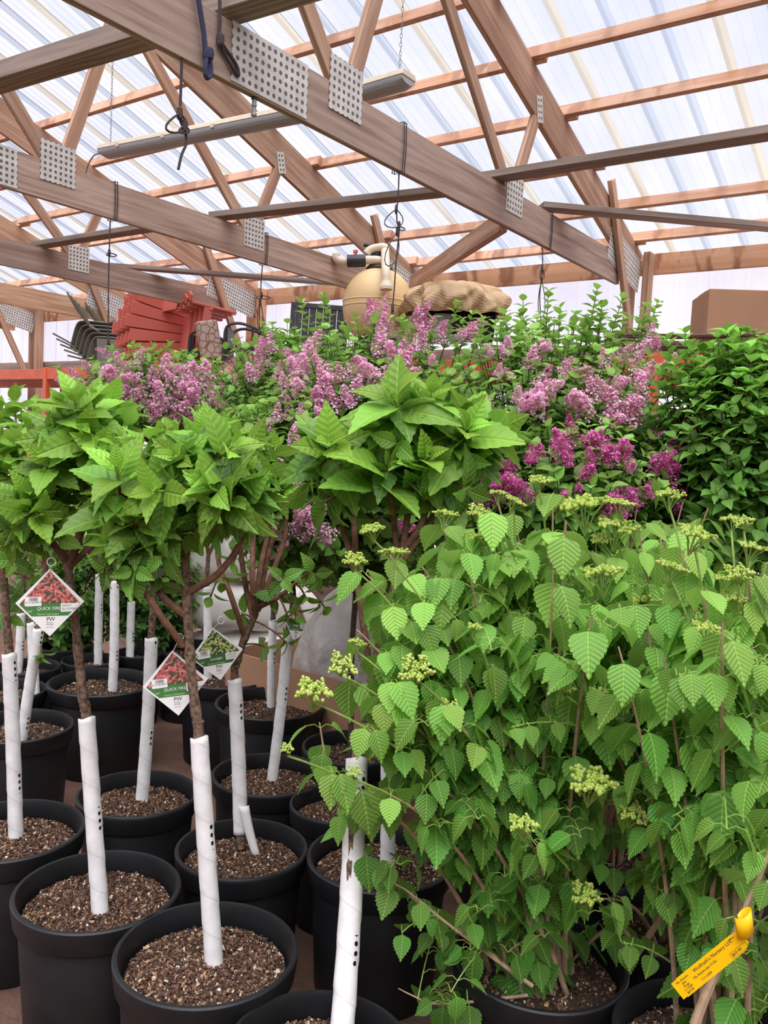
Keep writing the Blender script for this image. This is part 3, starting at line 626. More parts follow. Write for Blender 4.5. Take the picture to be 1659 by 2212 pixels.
def whorl(L, pts, sizes, angles, gap, a0, ages, jit=.18):
    # decussate pairs back from the tip of a stem
    tip = Vector(pts[-1]); ax = (tip-Vector(pts[-3 if len(pts) > 2 else 0])).normalized(); ln = 0
    for k, (sz, an) in enumerate(zip(sizes, angles)):
        p = tip-ax*(gap*k)
        for s_ in (0, 1):
            side = perp(ax, a0+PI*s_+PI/2*(k % 2)+R_.uniform(-.3, .3)); q = math.radians(an)+R_.uniform(-.15, .15)
            d = ax*math.cos(q)+side*math.sin(q)+rv(jit)*.5; d.z -= .12*math.sin(q)
            n = ax-d*ax.dot(d)/d.length_squared
            L.add(p+side*.004, d, n+rv(.15), sz*R_.uniform(.82, 1.15), ages[min(k, len(ages)-1)]+R_.uniform(-.15, .15), R_.uniform(.1, .45))
# ------------------------------------------------------------------ pots
def chips(n, name):
    r_ = np.random.default_rng(n); m = MB()
    for i in range(n):
        rr_ = .97*math.sqrt(r_.random()); a = r_.random()*2*PI; p = Vector((rr_*math.cos(a), rr_*math.sin(a), .03*r_.random()+.035*(1-rr_*rr_)))
        sz = .01+.024*r_.random()**2.4; w = sz*(.35+.6*r_.random()); q = Quaternion(Vector((r_.normal(), r_.normal(), .6)).normalized(), r_.random()*6)
        e = [Vector((-sz, -w, 0)), Vector((-sz, w, 0)), Vector((0, w, sz*.5)), Vector((0, -w, sz*.5)), Vector((sz, w*.8, 0)), Vector((sz, -w*.7, 0))]
        m.add([p+q @ v for v in e], [(0, 1, 2, 3), (3, 2, 4, 5)])
    for i in range(n//90):
        rr_ = .95*math.sqrt(r_.random()); a = r_.random()*2*PI; s_ = .014+.016*r_.random()
        m.lathe([(0, -s_*.6), (s_*.8, -s_*.4), (s_, 0), (s_*.7, s_*.5), (0, s_*.65)], 7, Matrix.Translation((rr_*math.cos(a), rr_*math.sin(a), .055)) @ Matrix.Rotation(a, 4, 'X'))
    b = len(m.f)
    m.lathe([(1.0, -.04), (.98, 0), (.6, .025), (0.001, .04)], 40, None, 1)
    me = bpy.data.meshes.new(name); me.from_pydata(m.v, [], m.f); me.polygons.foreach_set('material_index', m.mi)
    me.materials.append(M_['soil']); me.materials.append(M_['soil_base']); return me
CH = [chips(6500, 'mulch_near'), chips(2200, 'mulch_far')]
def pot(par, c, zr, R, near):
    H = zr; M = Matrix.Translation((c[0], c[1], 0))
    po = MB().lathe([(0, 0), (.80*R, 0), (.82*R, .012), (.915*R, H-.068), (.90*R, H-.06), (.875*R, H-.07), (.865*R, H-.08), (0, H-.08)], 56, M).build('pot', M_['black'], par, None, True)
    MB().lathe([(.915*R, H-.072), (.955*R, H-.066), (.972*R, H-.06), (1.0*R, H-.012), (1.0*R, H-.004), (.985*R, H), (.945*R, H), (.935*R, H-.006), (.895*R, H-.06)], 64, M, close=True).build('pot_rim', M_['black'], po, None, True)
    o = link('soil', CH[0 if near else 1], par, Matrix.Translation((c[0], c[1], H-.056)) @ Matrix.Rotation(R_.random()*6, 4, 'Z') @ Matrix.Diagonal((.885*R, .885*R, .88*.21, 1)))
    o['kind'] = 'stuff'
def guard(par, base, top, r, skip=0):
    base, top = Vector(base), Vector(top); base = base+(top-base).normalized()*skip; ax = top-base; Ln = ax.length; ax.normalize()
    e1 = (base-EYE); e1 = -(e1-ax*e1.dot(ax)).normalized(); e2 = ax.cross(e1); nr, nc = max(12, int(Ln/.012)), 28
    V = []; F_ = []; UV = []; v0 = R_.random()
    bend = perp(ax, R_.random()*6)*R_.uniform(-.006, .006)
    for i in range(nr+1):
        h = Ln*i/nr; c = base+ax*h+bend*math.sin(PI*i/nr)
        for j in range(nc+1):
            u = j/nc; a = (u-.5)*2*PI; f = ((h+v0)*11+u) % 1.0; q = r*(1+.075*(1-f))
            if i == nr: c = base+ax*(h+(.003*math.sin(a+1)+.0015*math.sin(3*a)))
            V.append(c+(e1*math.cos(a)+e2*math.sin(a))*q); UV.append((u, h+v0))
    n1 = nc+1; F_ = [(i*n1+j, i*n1+j+1, (i+1)*n1+j+1, (i+1)*n1+j) for i in range(nr) for j in range(nc)]
    me = bpy.data.meshes.new('tree_guard'); me.from_pydata([tuple(v) for v in V], [], F_); me.polygons.foreach_set('use_smooth', [True]*len(F_))
    uv = me.uv_layers.new(name='UVMap'); idx = np.array(F_).reshape(-1); uv.data.foreach_set('uv', np.array(UV)[idx].reshape(-1).astype(np.float32))
    o = link('tree_guard', me, par, None, M_['guard']); s_ = o.modifiers.new('solid', 'SOLIDIFY'); s_.thickness = .003; s_.offset = -1
def trunk_mesh(par, pts, r0, r1, mat='bark', name='trunk'):
    P = spline(pts, 6); n = len(P); rs = [(r0+(r1-r0)*i/(n-1))*(1+.1*math.sin(i*2.3)+.07*math.sin(i*5.1)) for i in range(n)]
    MB().tube(P, rs, 10).build(name, M_[mat], par, None, True)
def start_tree(name, label, cat, px, zr=.4, dia=.43, near=True, group=None, tube=None, gr=.021, lean=0, skip=0):
    c = at_z(px[0], px[1], zr); t = thing(name, label, cat, (c.x, c.y, 0), group); pot(t, c, zr, dia/2, near)
    base = Vector((c.x, c.y, zr-.09))
    if tube:
        (bx, by), (tx, ty) = tube; base = at_z(bx, by, zr-.042); d = depth(base); top = at_d(tx, ty, d+.01+lean); guard(t, base-(top-base).normalized()*.02, top, gr, skip)
        return t, c, base, top, d
    return t, c, base, None, depth(base)
# ------------------------------------------------------------------ hydrangea trees
def hydrangea(label, px, tube, trunk, heads, tips, stems=(), zr=.4, dia=.43, near=True, size=.1, gr=.021, low=(), group='potted hydrangea trees', tr=.0125, lean=(0, 0), skip=0):
    t, c, base, top, d = start_tree('potted_hydrangea_tree', label, 'potted tree', px, zr, dia, near, group, tube, gr, lean[0], skip)
    d += lean[1]
    tp = [base]+([top] if top is not None else [])+[at_d(x, y, d+.012) for x, y in trunk]
    trunk_mesh(t, tp, tr*1.1, tr*.9)
    L = Leaves(); m = MB(); g = MB(); hd = [at_d(x, y, d+.012) for x, y in (heads[:1] if stems else heads)]
    for q in hd[1:]:
        if (q-tp[-1]).length > .03: m.tube(bez(min(tp, key=lambda w: (w-q).length+max(0, w.z-q.z)*9), (tp[-1]+q)/2+rv(.015), q, 7), [.0095, .009, .009, .0085, .008, .008, .0075], 8)
    for st in stems:
        sp_ = spline([at_d(x, y, d+.012+R_.uniform(-.05, .06)*(j > 0)) for j, (x, y) in enumerate(st)], 5); m.tube(sp_, [.0095-.003*j/(len(sp_)-1) for j in range(len(sp_))], 8); hd += sp_[len(sp_)//2:]
    for T in tips:
        x, y = T[0], T[1]; dd = T[2] if len(T) > 2 else R_.uniform(-.12, .14)
        q = at_d(x, y, d+dd); h = min(hd, key=lambda w: (w-q).length)
        lean = (q-h); mid = h+lean*.45+Vector((lean.x*.25, lean.y*.25, -.0))+rv(.012); pts = bez(h, mid, q, 9)
        k = 6; m.tube(pts[:k], [.0072-.0006*i for i in range(k)], 7); g.tube(pts[k-1:], .0036, 6)
        big = size*R_.uniform(.9, 1.12)
        whorl(L, pts, [big*.5, big*.8, big*1.05, big*1.15, big*1.05], [14, 32, 52, 70, 86], .021, R_.random()*6, [1, .9, .72, .5, .35])
        for f in (.66, .5, .36, .22):
            i = int(f*8); ax = (pts[i+1]-pts[i-1]).normalized()
            for s_ in (0, 1):
                if R_.random() < .8:
                    sd = perp(ax, R_.random()*6+PI*s_); dv = sd*.9+ax*.25-UP*.15
                    L.add(pts[i], dv, UP+rv(.3), big*R_.uniform(.7, 1.0), R_.uniform(.0, .3), R_.uniform(.2, .5))
    for x, y in low:
        q = at_d(x, y, d+R_.uniform(-.08, .05)); h = min(hd+tp[2:], key=lambda w: (w-q).length); pts = bez(h, (h+q)/2+UP*.02, q, 6); m.tube(pts, .003, 6)
        whorl(L, pts, [size*.6, size*.8], [50, 80], .015, R_.random()*6, [.35, .15])
    m.build('branching', M_['stem'], t, None, True); g.build('green_shoots', M_['green_stem'], t, None, True)
    L.build('foliage', T_HYD, M_['hyd'], t); return t
hydrangea('potted hydrangea tree at front carrying the lower red-flowered diamond tag', (447, 2050), ((462, 2073), (430, 1592)), [(428, 1570), (414, 1460), (405, 1320), (400, 1200)], [(402, 1260), (400, 1195), (395, 1390), (330, 1310), (470, 1240), (415, 1110)],
    stems=[[(400, 1205), (380, 1120), (368, 1040)], [(400, 1205), (420, 1110), (440, 1010)], [(402, 1330), (352, 1290), (325, 1250), (285, 1180)], [(405, 1280), (470, 1240), (520, 1170), (532, 1090)], [(400, 1205), (398, 1100), (412, 1000)], [(396, 1395), (335, 1312), (282, 1215), (262, 1120)]],
    tips=[(380, 985, -.1), (328, 1012, -.02), (430, 925), (475, 935), (290, 955), (350, 945, .02), (503, 962, -.1), (545, 955), (250, 1005), (520, 1015, -.06), (440, 1045, -.16), (300, 1105, -.1), (385, 1120, .05), (465, 1095, -.12), (240, 1070, -.02), (560, 1080, .05), (430, 985, -.02), (400, 1040, .12), (270, 1040, .1), (475, 1000, .1), (330, 1060, -.14), (235, 1160, -.05)],
    low=[(290, 1230), (345, 1260), (350, 1200), (470, 1150), (300, 1180), (250, 1190), (230, 1230), (360, 1150), (320, 1130), (440, 1120), (270, 1150), (410, 1150), (260, 1110)], size=.1)
hydrangea('potted hydrangea tree at left carrying the upper red-flowered diamond tag', (212, 1918), ((216, 1962), (187, 1550)), [(183, 1535), (172, 1440), (160, 1320), (145, 1215)], [(150, 1250), (145, 1215), (100, 1150), (180, 1140), (182, 1010)],
    stems=[[(145, 1218), (100, 1150), (58, 1092)], [(150, 1228), (182, 1130), (190, 1060), (200, 960)], [(150, 1228), (175, 1130), (178, 1050), (182, 960)], [(145, 1215), (130, 1130), (118, 1040)], [(148, 1225), (215, 1160), (240, 1080)]],
    tips=[(205, 858, -.05), (160, 852), (240, 862), (128, 872), (272, 892, .1), (108, 935), (190, 935, -.1), (58, 1062, -.08), (152, 1052), (82, 1112, -.1), (122, 1005), (215, 962, -.12), (262, 955), (150, 960, .05), (100, 990, -.1), (40, 1120, .0), (185, 900, .1), (20, 1170, .05)], low=[(30, 1160), (215, 1150), (90, 1180), (200, 1080), (140, 1110), (60, 1110), (180, 1040), (240, 1040), (120, 1160)], size=.1)
hydrangea('potted hydrangea tree cut by the left edge, white guard standing plumb', (23, 1789), ((34, 1803), (20, 1412)), [(18, 1395), (14, 1330), (8, 1240)], [(12, 1290), (8, 1235), (20, 1130), (-20, 1130), (55, 1120)],
    [(30, 855), (0, 882), (72, 882), (-22, 932), (40, 945, -.1), (92, 972), (18, 1005, -.1), (62, 1022), (0, 1062), (-32, 1002), (32, 1122), (-10, 950), (60, 910, .1), (20, 960, .1), (85, 1060, .0), (-20, 1100, 0)], low=[(20, 1330), (60, 1250), (-10, 1260), (30, 1210)], size=.094)
hydrangea('potted hydrangea tree with a torn guard base, carrying the green-flowered tag', (523, 1829), ((521, 1832), (507, 1467)), [(510, 1440), (522, 1395), (545, 1340), (560, 1290)], [(522, 1395), (548, 1330), (560, 1285), (480, 1300), (600, 1230), (640, 1270), (560, 1180), (590, 1150)],
    stems=[[(548, 1340), (528, 1250), (518, 1150), (525, 1050)], [(552, 1330), (562, 1230), (582, 1130), (575, 1030)], [(556, 1320), (592, 1230), (616, 1150), (610, 1080)], [(530, 1380), (500, 1290), (470, 1200), (480, 1080)], [(560, 1310), (600, 1290), (645, 1255)], [(550, 1335), (545, 1240), (550, 1120), (555, 1040)], [(552, 1325), (575, 1220), (600, 1130)]],
    tips=[(500, 925), (552, 942), (470, 912), (532, 1002, -.05), (585, 1020), (450, 905), (520, 960, .1), (560, 1030, -.05), (600, 960, .1), (610, 1060, 0)], zr=.4, dia=.39,
    low=[(480, 1255), (520, 1330), (575, 1400), (592, 1290), (622, 1335), (455, 1290), (640, 1250), (660, 1290), (540, 1240), (700, 1310), (620, 1390), (505, 1215), (610, 1250), (680, 1240), (640, 1330)], size=.085, skip=.065)
_t = bpy.data.objects['potted_hydrangea_tree.003']; _d = depth(at_z(521, 1832, .358))-.015; _m = MB(); _a, _b = at_d(527, 1738, _d), at_d(546, 1846, _d)
_x = (_b-_a).normalized(); _s = RT; _f = _x.cross(_s)
for i in range(9):
    for j in range(7): _q = _a.lerp(_b, i/8); q_ = -1.2+2.4*j/6; _m.v.append(tuple(_q+_s*.016*math.sin(q_)*(1-.25*i/8)-FW*.016*math.cos(q_)+_s*.012*(i/8)**2+(_x*.02*(j/6) if i == 8 else _x*0)))
_m.f = [(i*7+j, i*7+j+1, i*7+j+8, i*7+j+7) for i in range(8) for j in range(6)]; _m.build('guard_flap', M_['white'], [c for c in _t.children if c.name.startswith('tree_guard')][0], None, True, 0, .002)
hydrangea('potted hydrangea tree between the two red tags, guard leaning slightly right', (298, 1711), ((307, 1722), (327, 1378)), [(328, 1360), (331, 1300), (330, 1240)], [(330, 1250), (330, 1180), (300, 1150), (365, 1150)],
    [(300, 952), (342, 932), (262, 962), (382, 925), (320, 1000), (360, 980), (280, 1010), (410, 985)], dia=.40, size=.085, low=[(350, 1250), (300, 1270)])
hydrangea('front potted hydrangea tree, tall leaning guard, big crown against the lilacs', (688, 2268), ((736, 2262), (771, 1640)), [(778, 1600), (800, 1480), (830, 1350), (860, 1240), (868, 1200)], [(866, 1210)],
    [(845, 850, -.06), (930, 850, .0), (890, 880, .1), (1075, 930, .1), (780, 930, .1), (925, 985, -.08), (1010, 925, -.05), (985, 900, .08), (712, 958, -.08), (812, 960, .05), (905, 912, .08), (960, 950, .02), (1045, 915, .1), (850, 1000, -.06), (965, 1040, .03), (735, 1065, .06)],
    [[(868, 1208), (882, 1100), (892, 1000), (880, 930)], [(872, 1208), (935, 1115), (985, 1010), (1005, 960)], [(870, 1190), (905, 1140), (925, 1085), (935, 1000)], [(862, 1208), (853, 1150), (848, 1095), (840, 1040)], [(795, 1420), (770, 1240), (766, 1140), (754, 1040), (735, 1000)], [(795, 1420), (768, 1240), (738, 1130), (722, 1040), (715, 985)]],
    zr=.37, dia=.39, size=.126, gr=.025, low=[(700, 1085), (1010, 1060), (800, 1130), (820, 1060), (900, 1060), (940, 1000), (780, 1010), (860, 960), (1000, 990), (690, 1010)], tr=.012, lean=(.22, .38))
hydrangea('potted hydrangea tree in the big black tub behind the upper tag', (221, 1471), ((243, 1489), (247, 1255)), [(248, 1235), (250, 1180)], [(250, 1190), (240, 1140), (280, 1140)],
    [(230, 1040), (270, 1050), (200, 1070), (300, 1080), (180, 1120), (250, 1090), (320, 1120), (160, 1160), (215, 1130), (290, 1150)], zr=.42, dia=.5, near=False, size=.09, low=[(210, 1190), (290, 1200), (180, 1200)])
hydrangea('potted hydrangea tree in back tub left of the cardboard carton', (485, 1459), ((449, 1462), (447, 1268)), [(447, 1250), (450, 1200)], [(450, 1205), (440, 1150), (480, 1140)],
    [(430, 1060), (460, 1040), (490, 1070), (410, 1100), (440, 1110), (500, 1100)], zr=.42, dia=.46, near=False, size=.085)
hydrangea('potted tree at left edge in back row, narrow upright guard', (8, 1488), ((76, 1500), (68, 1345)), [(66, 1320), (62, 1260)], [(62, 1265), (50, 1200), (80, 1200)],
    [(50, 1050), (90, 1060), (20, 1080), (70, 1110), (110, 1110), (40, 1150), (100, 1170)], dia=.38, near=False, size=.085)
hydrangea('potted tree at left whose guard leans strongly to the right', (40, 1565), ((46, 1598), (84, 1358)), [(88, 1335), (95, 1270), (98, 1230)], [(98, 1230), (90, 1170), (120, 1160)],
    [(80, 1040), (120, 1050), (60, 1090), (140, 1100), (100, 1120), (40, 1130), (150, 1150), (110, 1180)], near=False, size=.09, low=[(90, 1420)])
hydrangea('small potted tree far back, slim guard left of the big tub guard', (196, 1424), ((212, 1432), (215, 1240)), [(216, 1220), (216, 1180)], [(216, 1185), (200, 1140), (230, 1140)],
    [(190, 1060), (225, 1050), (250, 1090), (170, 1110), (210, 1120)], dia=.3, near=False, size=.085)
hydrangea('small potted tree far back, slim guard right of the big tub guard', (300, 1408), ((281, 1424), (284, 1300)), [(285, 1270), (286, 1210)], [(286, 1215), (275, 1160), (300, 1160)],
    [(270, 1080), (300, 1070), (320, 1110), (260, 1130), (290, 1140)], dia=.26, near=False, size=.085)
hydrangea('small potted tree far back at left edge with slim guard', (60, 1438), ((38, 1450), (46, 1325)), [(48, 1290), (50, 1230)], [(50, 1235), (40, 1180), (60, 1180)],
    [(20, 1090), (50, 1080), (80, 1110), (30, 1140)], dia=.32, near=False, size=.085)
# ------------------------------------------------------------------ lilacs
def floret_mesh(name, n, mat, seed):
    r_ = random.Random(seed); m = MB()
    for i in range(n):
        h = r_.random(); a = r_.random()*2*PI; rad = (.30*(1-h)**.75+.035)*(.55+.5*r_.random()); lump = 1+.25*math.sin(3*a+h*9)
        p = Vector((math.cos(a)*rad*lump, math.sin(a)*rad*lump, h*.95)); ax = (Vector((p.x, p.y, .12))*2.2+Vector((r_.uniform(-.3, .3), r_.uniform(-.3, .3), .35))).normalized()
        u = perp(ax, r_.random()*6); w = ax.cross(u); s_ = .036*r_.uniform(.75, 1.25); q = p-ax*.08
        if r_.random() < .25:      # closed bud
            m.add([q+u*.008, q-u*.004+w*.008, q-u*.004-w*.008, p+ax*.01], [(0, 1, 3), (1, 2, 3), (2, 0, 3)]); continue
        vs = [p]; fs = []
        for k in range(4):
            b = k*PI/2; e = u*math.cos(b)+w*math.sin(b); f = -u*math.sin(b)+w*math.cos(b)
            vs += [p+e*s_*.55+f*s_*.42, p+e*s_*1.15+ax*s_*.12, p+e*s_*.55-f*s_*.42]; j = 1+3*k; fs.append((0, j, j+1, j+2))
        b0 = len(vs); vs += [q+u*.007, q-u*.007]; fs.append((0, b0, b0+1)); m.add(vs, fs)
    me = bpy.data.meshes.new(name); me.from_pydata([tuple(v) for v in m.v], [], m.f); me.materials.append(mat); return me
PAN = {c: [floret_mesh('panicle', 260, M_[c], s_+ord(c[0])) for s_ in (1, 2, 3)] for c in ('pink', 'mag')}
def hit(px, py, c, rad):
    v = ray(px, py); o = EYE-c; A_ = sum((v[i]/rad[i])**2 for i in range(3)); B_ = 2*sum(v[i]*o[i]/rad[i]**2 for i in range(3)); C_ = sum((o[i]/rad[i])**2 for i in range(3))-1
    ds = B_*B_-4*A_*C_; s_ = (-B_-math.sqrt(ds))/(2*A_) if ds > 0 else -B_/(2*A_)
    return EYE+v*s_
def panicles(t, px, c, rad, d0, col, i0=0):
    for i, (x, y, w) in enumerate(px):
        p = hit(x, y+w*.25, c, rad); L = w*depth(p)/F*1.25; n = (p-c); n = Vector((n.x/rad[0], n.y/rad[1], n.z/rad[2])).normalized()
        ax = (n*.55+UP*R_.uniform(.1, .8)+rv(.55)).normalized()
        o = link('flower_panicle', PAN[col][R_.randrange(3)], t, mat4(axes(ax.orthogonal(), ax) @ Matrix.Rotation(R_.random()*6, 3, 'Z'), p+n*.015-ax*L*.4) @ Matrix.Diagonal((L*1.15, L*1.15, L, 1)))
def shoot(L, m, pts, s0, s1, pairs, a0=None, age=(0, .8), green=.4, leafup=.35, mr=.003, g=None):
    n = len(pts); a0 = R_.random()*6 if a0 is None else a0
    (m if g is None else m).tube(pts, [mr*(1-.6*i/(n-1)) for i in range(n)], 5, False)
    for k in range(pairs):
        f = green+(1-green)*(k+1)/pairs; x = f*(n-1); i = min(int(x), n-2); p = pts[i].lerp(pts[i+1], x-i); ax = (pts[i+1]-pts[i]).normalized()
        for s_ in (0, 1):
            sd = perp(ax, a0+PI*s_+PI/2*(k % 2)+R_.uniform(-.35, .35)); d = sd+ax*(leafup+.9*f**4*.6)+rv(.2)
            L.add(p, d, ax+UP*.6+rv(.2), (s0+(s1-s0)*f)*R_.uniform(.75, 1.2), age[0]+(age[1]-age[0])*f**2+R_.uniform(-.12, .12), R_.uniform(.05, .5))
def shrub_crown(t, c, rad, n, s0, s1, T, mat, stemmat, tops=(), age=(0, .8), pairs=6, blen=.26, low=-.55, seed=0, topup=1.0, trunkhead=None):
    L = Leaves(); m = MB(); i = 0
    while i < n:
        u = Vector((R_.gauss(0, 1), R_.gauss(0, 1), R_.gauss(0, 1))).normalized()
        if u.z < low or (u.dot(FW) > .55 and R_.random() < .7): continue
        i += 1; k = R_.uniform(.72, 1.06); tip = c+Vector((u.x*rad[0], u.y*rad[1], u.z*rad[2]))*k
        gd = (u*.8+UP*(.55*topup*min(1, .45+max(0, u.z+.6)))).normalized(); b = tip-gd*blen*R_.uniform(.8, 1.2); b = b.lerp(c-UP*rad[2]*.5, .18)
        shoot(L, m, bez(b, (b+tip)/2-UP*.02+u*.03, tip, 7), s0, s1, pairs, None, (age[0], age[1]*(.35+.65*max(0, u.z*.7+.3))), .25, .35)
        if i % 4 == 0 and trunkhead is not None: m.tube(bez(trunkhead, (trunkhead+b)/2+u*.03, b, 6), [.008, .007, .006, .005, .004, .003], 5, False)
    for x, y, ln in tops:
        d_ = depth(c)+R_.uniform(-.12, .12)*rad[0]/.4; tip = at_d(x, y, d_); b = tip-UP*ln+rv(.03)+Vector(((c-tip).x*.15, (c-tip).y*.15, 0))
        shoot(L, m, bez(b, (b+tip)/2+rv(.012), tip, 9), s0*1.0, s1*.95, int(ln/.03), None, (.2, 1.0), .3, .55, .0032)
    m.build('branching', M_[stemmat], t, None, True); L.build('foliage', T, M_[mat], t)
def lilac(label, pxc, d0, rad, n, pans, col, pot_px, tube=None, tops=(), trunk=(), zr=.4, dia=.4, s0=.052, s1=.04, seed=0, extra=None, mat='lil', T=None, blen=.26, near=False, name='potted_lilac_tree', grp='potted lilac trees', low=-.6, age=(0, .8), pairs=6):
    t, c_, base, top, d = start_tree(name, label, 'potted tree' if tube or trunk else 'shrub', pot_px, zr, dia, near, grp, tube, .019)
    c = at_d(pxc[0], pxc[1], d0); head = c-UP*rad[2]*.95
    tp = [base]+([top] if top is not None else [])+[at_d(x, y, d+.01+(d0-d)*((i+1)/(len(trunk)+1))) for i, (x, y) in enumerate(trunk)]+[head]
    trunk_mesh(t, tp, .0135, .011, 'dark_stem')
    shrub_crown(t, c, rad, n, s0, s1, T or T_LIL, mat, 'dark_stem', tops, age, pairs, blen, low, seed, 1, head)
    if pans: panicles(t, (pans+[(x+R_.uniform(-30, 30), y+R_.uniform(-24, 30), w*.85) for x, y, w in pans if R_.random() < .75])[:100], c, rad, d0, col)
    return t, c, head
L1P = [(590, 990, 40), (570, 1010, 40), (640, 1030, 45), (625, 1060, 40), (650, 1090, 50), (682, 1090, 45), (640, 1120, 42), (690, 1130, 58), (615, 1150, 35), (700, 1160, 30), (640, 930, 45), (650, 970, 40), (635, 955, 35), (610, 1170, 25), (600, 890, 35), (560, 960, 30)]
L2P = [(200, 790, 40), (240, 800, 60), (210, 830, 35), (270, 850, 40), (300, 770, 40), (330, 810, 45), (345, 840, 60), (370, 790, 50), (390, 850, 55), (410, 790, 45), (440, 800, 60), (430, 880, 55), (450, 895, 40), (480, 830, 55), (490, 790, 50), (500, 870, 45), (520, 850, 45), (470, 910, 35), (330, 880, 40), (290, 810, 40), (360, 780, 40), (170, 810, 40), (260, 780, 40), (400, 820, 50), (540, 780, 45), (270, 935, 30), (150, 820, 30), (375, 895, 40), (420, 840, 45), (310, 850, 45), (240, 840, 40), (460, 855, 45), (350, 870, 40), (180, 840, 35)]
L3P = [(640, 770, 50), (670, 760, 55), (655, 790, 60), (700, 790, 55), (590, 740, 40), (575, 770, 40), (720, 860, 50), (700, 830, 40), (810, 690, 50), (830, 690, 60), (820, 720, 45), (800, 670, 25), (850, 760, 60), (870, 780, 60), (840, 800, 60), (830, 830, 50), (800, 800, 55), (770, 830, 50), (905, 690, 50), (900, 730, 45), (920, 700, 40), (950, 720, 40), (1020, 705, 45), (1000, 715, 35), (880, 800, 45), (700, 890, 45), (610, 800, 40), (650, 830, 45), (690, 860, 40), (550, 800, 40), (930, 780, 30), (760, 790, 45), (640, 900, 40), (630, 870, 30), (800, 925, 40), (750, 850, 40), (700, 960, 30)]
L4P = [(1150, 770, 45), (1160, 860, 70), (1120, 850, 40), (1190, 830, 55), (1175, 810, 45), (1240, 850, 65), (1260, 870, 55), (1270, 840, 50), (1340, 870, 70), (1370, 840, 70), (1360, 880, 60), (1330, 820, 50), (1390, 800, 50), (1380, 750, 40), (1340, 760, 45), (1300, 775, 40), (1430, 790, 40), (1440, 780, 35), (1320, 900, 45), (1420, 900, 50), (1410, 930, 40), (1220, 790, 40), (1100, 740, 30), (1170, 750, 40), (1090, 760, 30), (1400, 740, 40), (1300, 840, 40), (1480, 890, 35), (1250, 800, 40), (1080, 800, 30), (1060, 870, 30)]
L5P = [(1215, 945, 55), (1220, 970, 50), (1290, 945, 50), (1300, 970, 45), (1340, 960, 55), (1350, 985, 35), (1270, 1010, 40), (1225, 990, 35), (1150, 985, 40), (1170, 970, 30), (1060, 1010, 60), (1090, 1030, 60), (1120, 1040, 60), (1140, 1050, 45), (1080, 1070, 40), (1420, 990, 60), (1440, 980, 65), (1440, 1020, 55), (1480, 1000, 50), (1320, 1065, 50), (1360, 1070, 45), (1390, 1055, 35), (1460, 1060, 40), (1220, 1060, 30), (1100, 1000, 40), (1270, 980, 30), (1340, 1100, 30), (880, 1130, 30), (870, 1180, 30)]
lilac('pink lilac tree in black pot, crown drooping between hydrangeas and carton', (640, 1040), 3.15, (.29, .27, .37), 340, L1P, 'pink', (580, 1670), ((588, 1682), (622, 1370)), [(560, 870, .2), (530, 890, .2), (650, 860, .2)], [(632, 1310)], dia=.41, near=True, low=-1)
lilac('pink lilac tree in large back tub, crown merging behind the nearer lilac', (620, 870), 4.0, (.4, .34, .36), 260, [], 'pink', (584, 1517), ((586, 1524), (590, 1340)), [(555, 740, .2), (600, 730, .2), (640, 720, .2)], [(592, 1250)], zr=.42, dia=.5, low=-1)
lilac('pale pink lilac mass at left below the red chairs, heavily in flower', (360, 870), 4.9, (.54, .52, .3), 400, L2P, 'pink', (412, 1398), None, [(330, 745, .15), (365, 742, .15), (420, 760, .15), (125, 795, .2), (240, 750, .15), (285, 745, .15), (300, 750, .12)], [(385, 1150)], s0=.04)
lilac('pink lilac crown at centre beneath the sand filter', (800, 992), 3.45, (.5, .46, .54), 700, L3P, 'pink', (760, 1612), None, [(652, 655, .28), (700, 640, .3), (690, 690, .25), (770, 690, .2), (740, 700, .2), (870, 690, .2), (990, 655, .3), (1000, 690, .25), (935, 690, .2), (600, 720, .25), (1045, 690, .25), (840, 690, .2), (510, 745, .2), (1020, 680, .25)], [(760, 1400), (780, 1200)], low=-1)
lilac('tall pink lilac crown right of centre with upright leafy tips', (1180, 978), 3.15, (.54, .46, .5), 760, L4P, 'pink', (1095, 1700), None, [(1090, 680, .25), (1130, 650, .3), (1185, 630, .32), (1120, 700, .25), (1210, 665, .3), (1265, 690, .25), (1290, 625, .34), (1300, 665, .25), (1350, 690, .25), (1345, 645, .3), (1395, 662, .3), (1380, 700, .2), (1240, 700, .2), (1070, 700, .25), (1040, 695, .2), (1160, 690, .2), (1320, 710, .2), (1410, 700, .2), (1420, 655, .25)], [(1120, 1400), (1180, 1150)], low=-1)
lilac('low magenta lilac crown directly above the viburnum', (1250, 1065), 2.8, (.42, .3, .26), 360, L5P, 'mag', (1290, 1660), None, [(1535, 985, .2), (1030, 960, .15), (1350, 930, .15), (1510, 1040, .15)], [(1250, 1400), (1255, 1200)], low=-1, s0=.05, s1=.04)
# green shrub without flowers at the right edge
t, c, _h = lilac('dense green glossy shrub without flowers at the right edge', (1600, 1000), 2.75, (.3, .3, .42), 520, [], 'pink', (1640, 1690), None, [(1480, 720, .3), (1440, 735, .25), (1590, 742, .3), (1645, 775, .25), (1540, 775, .25), (1565, 825, .2), (1490, 765, .25), (1655, 835, .2), (1605, 850, .2), (1510, 820, .2), (1430, 800, .2), (1470, 850, .2), (1670, 740, .3), (1620, 800, .2), (1460, 790, .2)], [(1620, 1400)], s0=.062, s1=.05, mat='dog', T=T_DOG, name='potted_green_shrub', grp=None, low=-.9, age=(0, 1.0))
lilac('bright green bushy shrub low behind the left tags', (150, 1265), 4.9, (.34, .34, .42), 300, [], 'pink', (140, 1392), None, (), [(150, 1380)], s0=.05, s1=.04, mat='dog', T=T_DOG, name='potted_green_shrub', grp=None, low=-.95, dia=.3, age=(.1, .8))
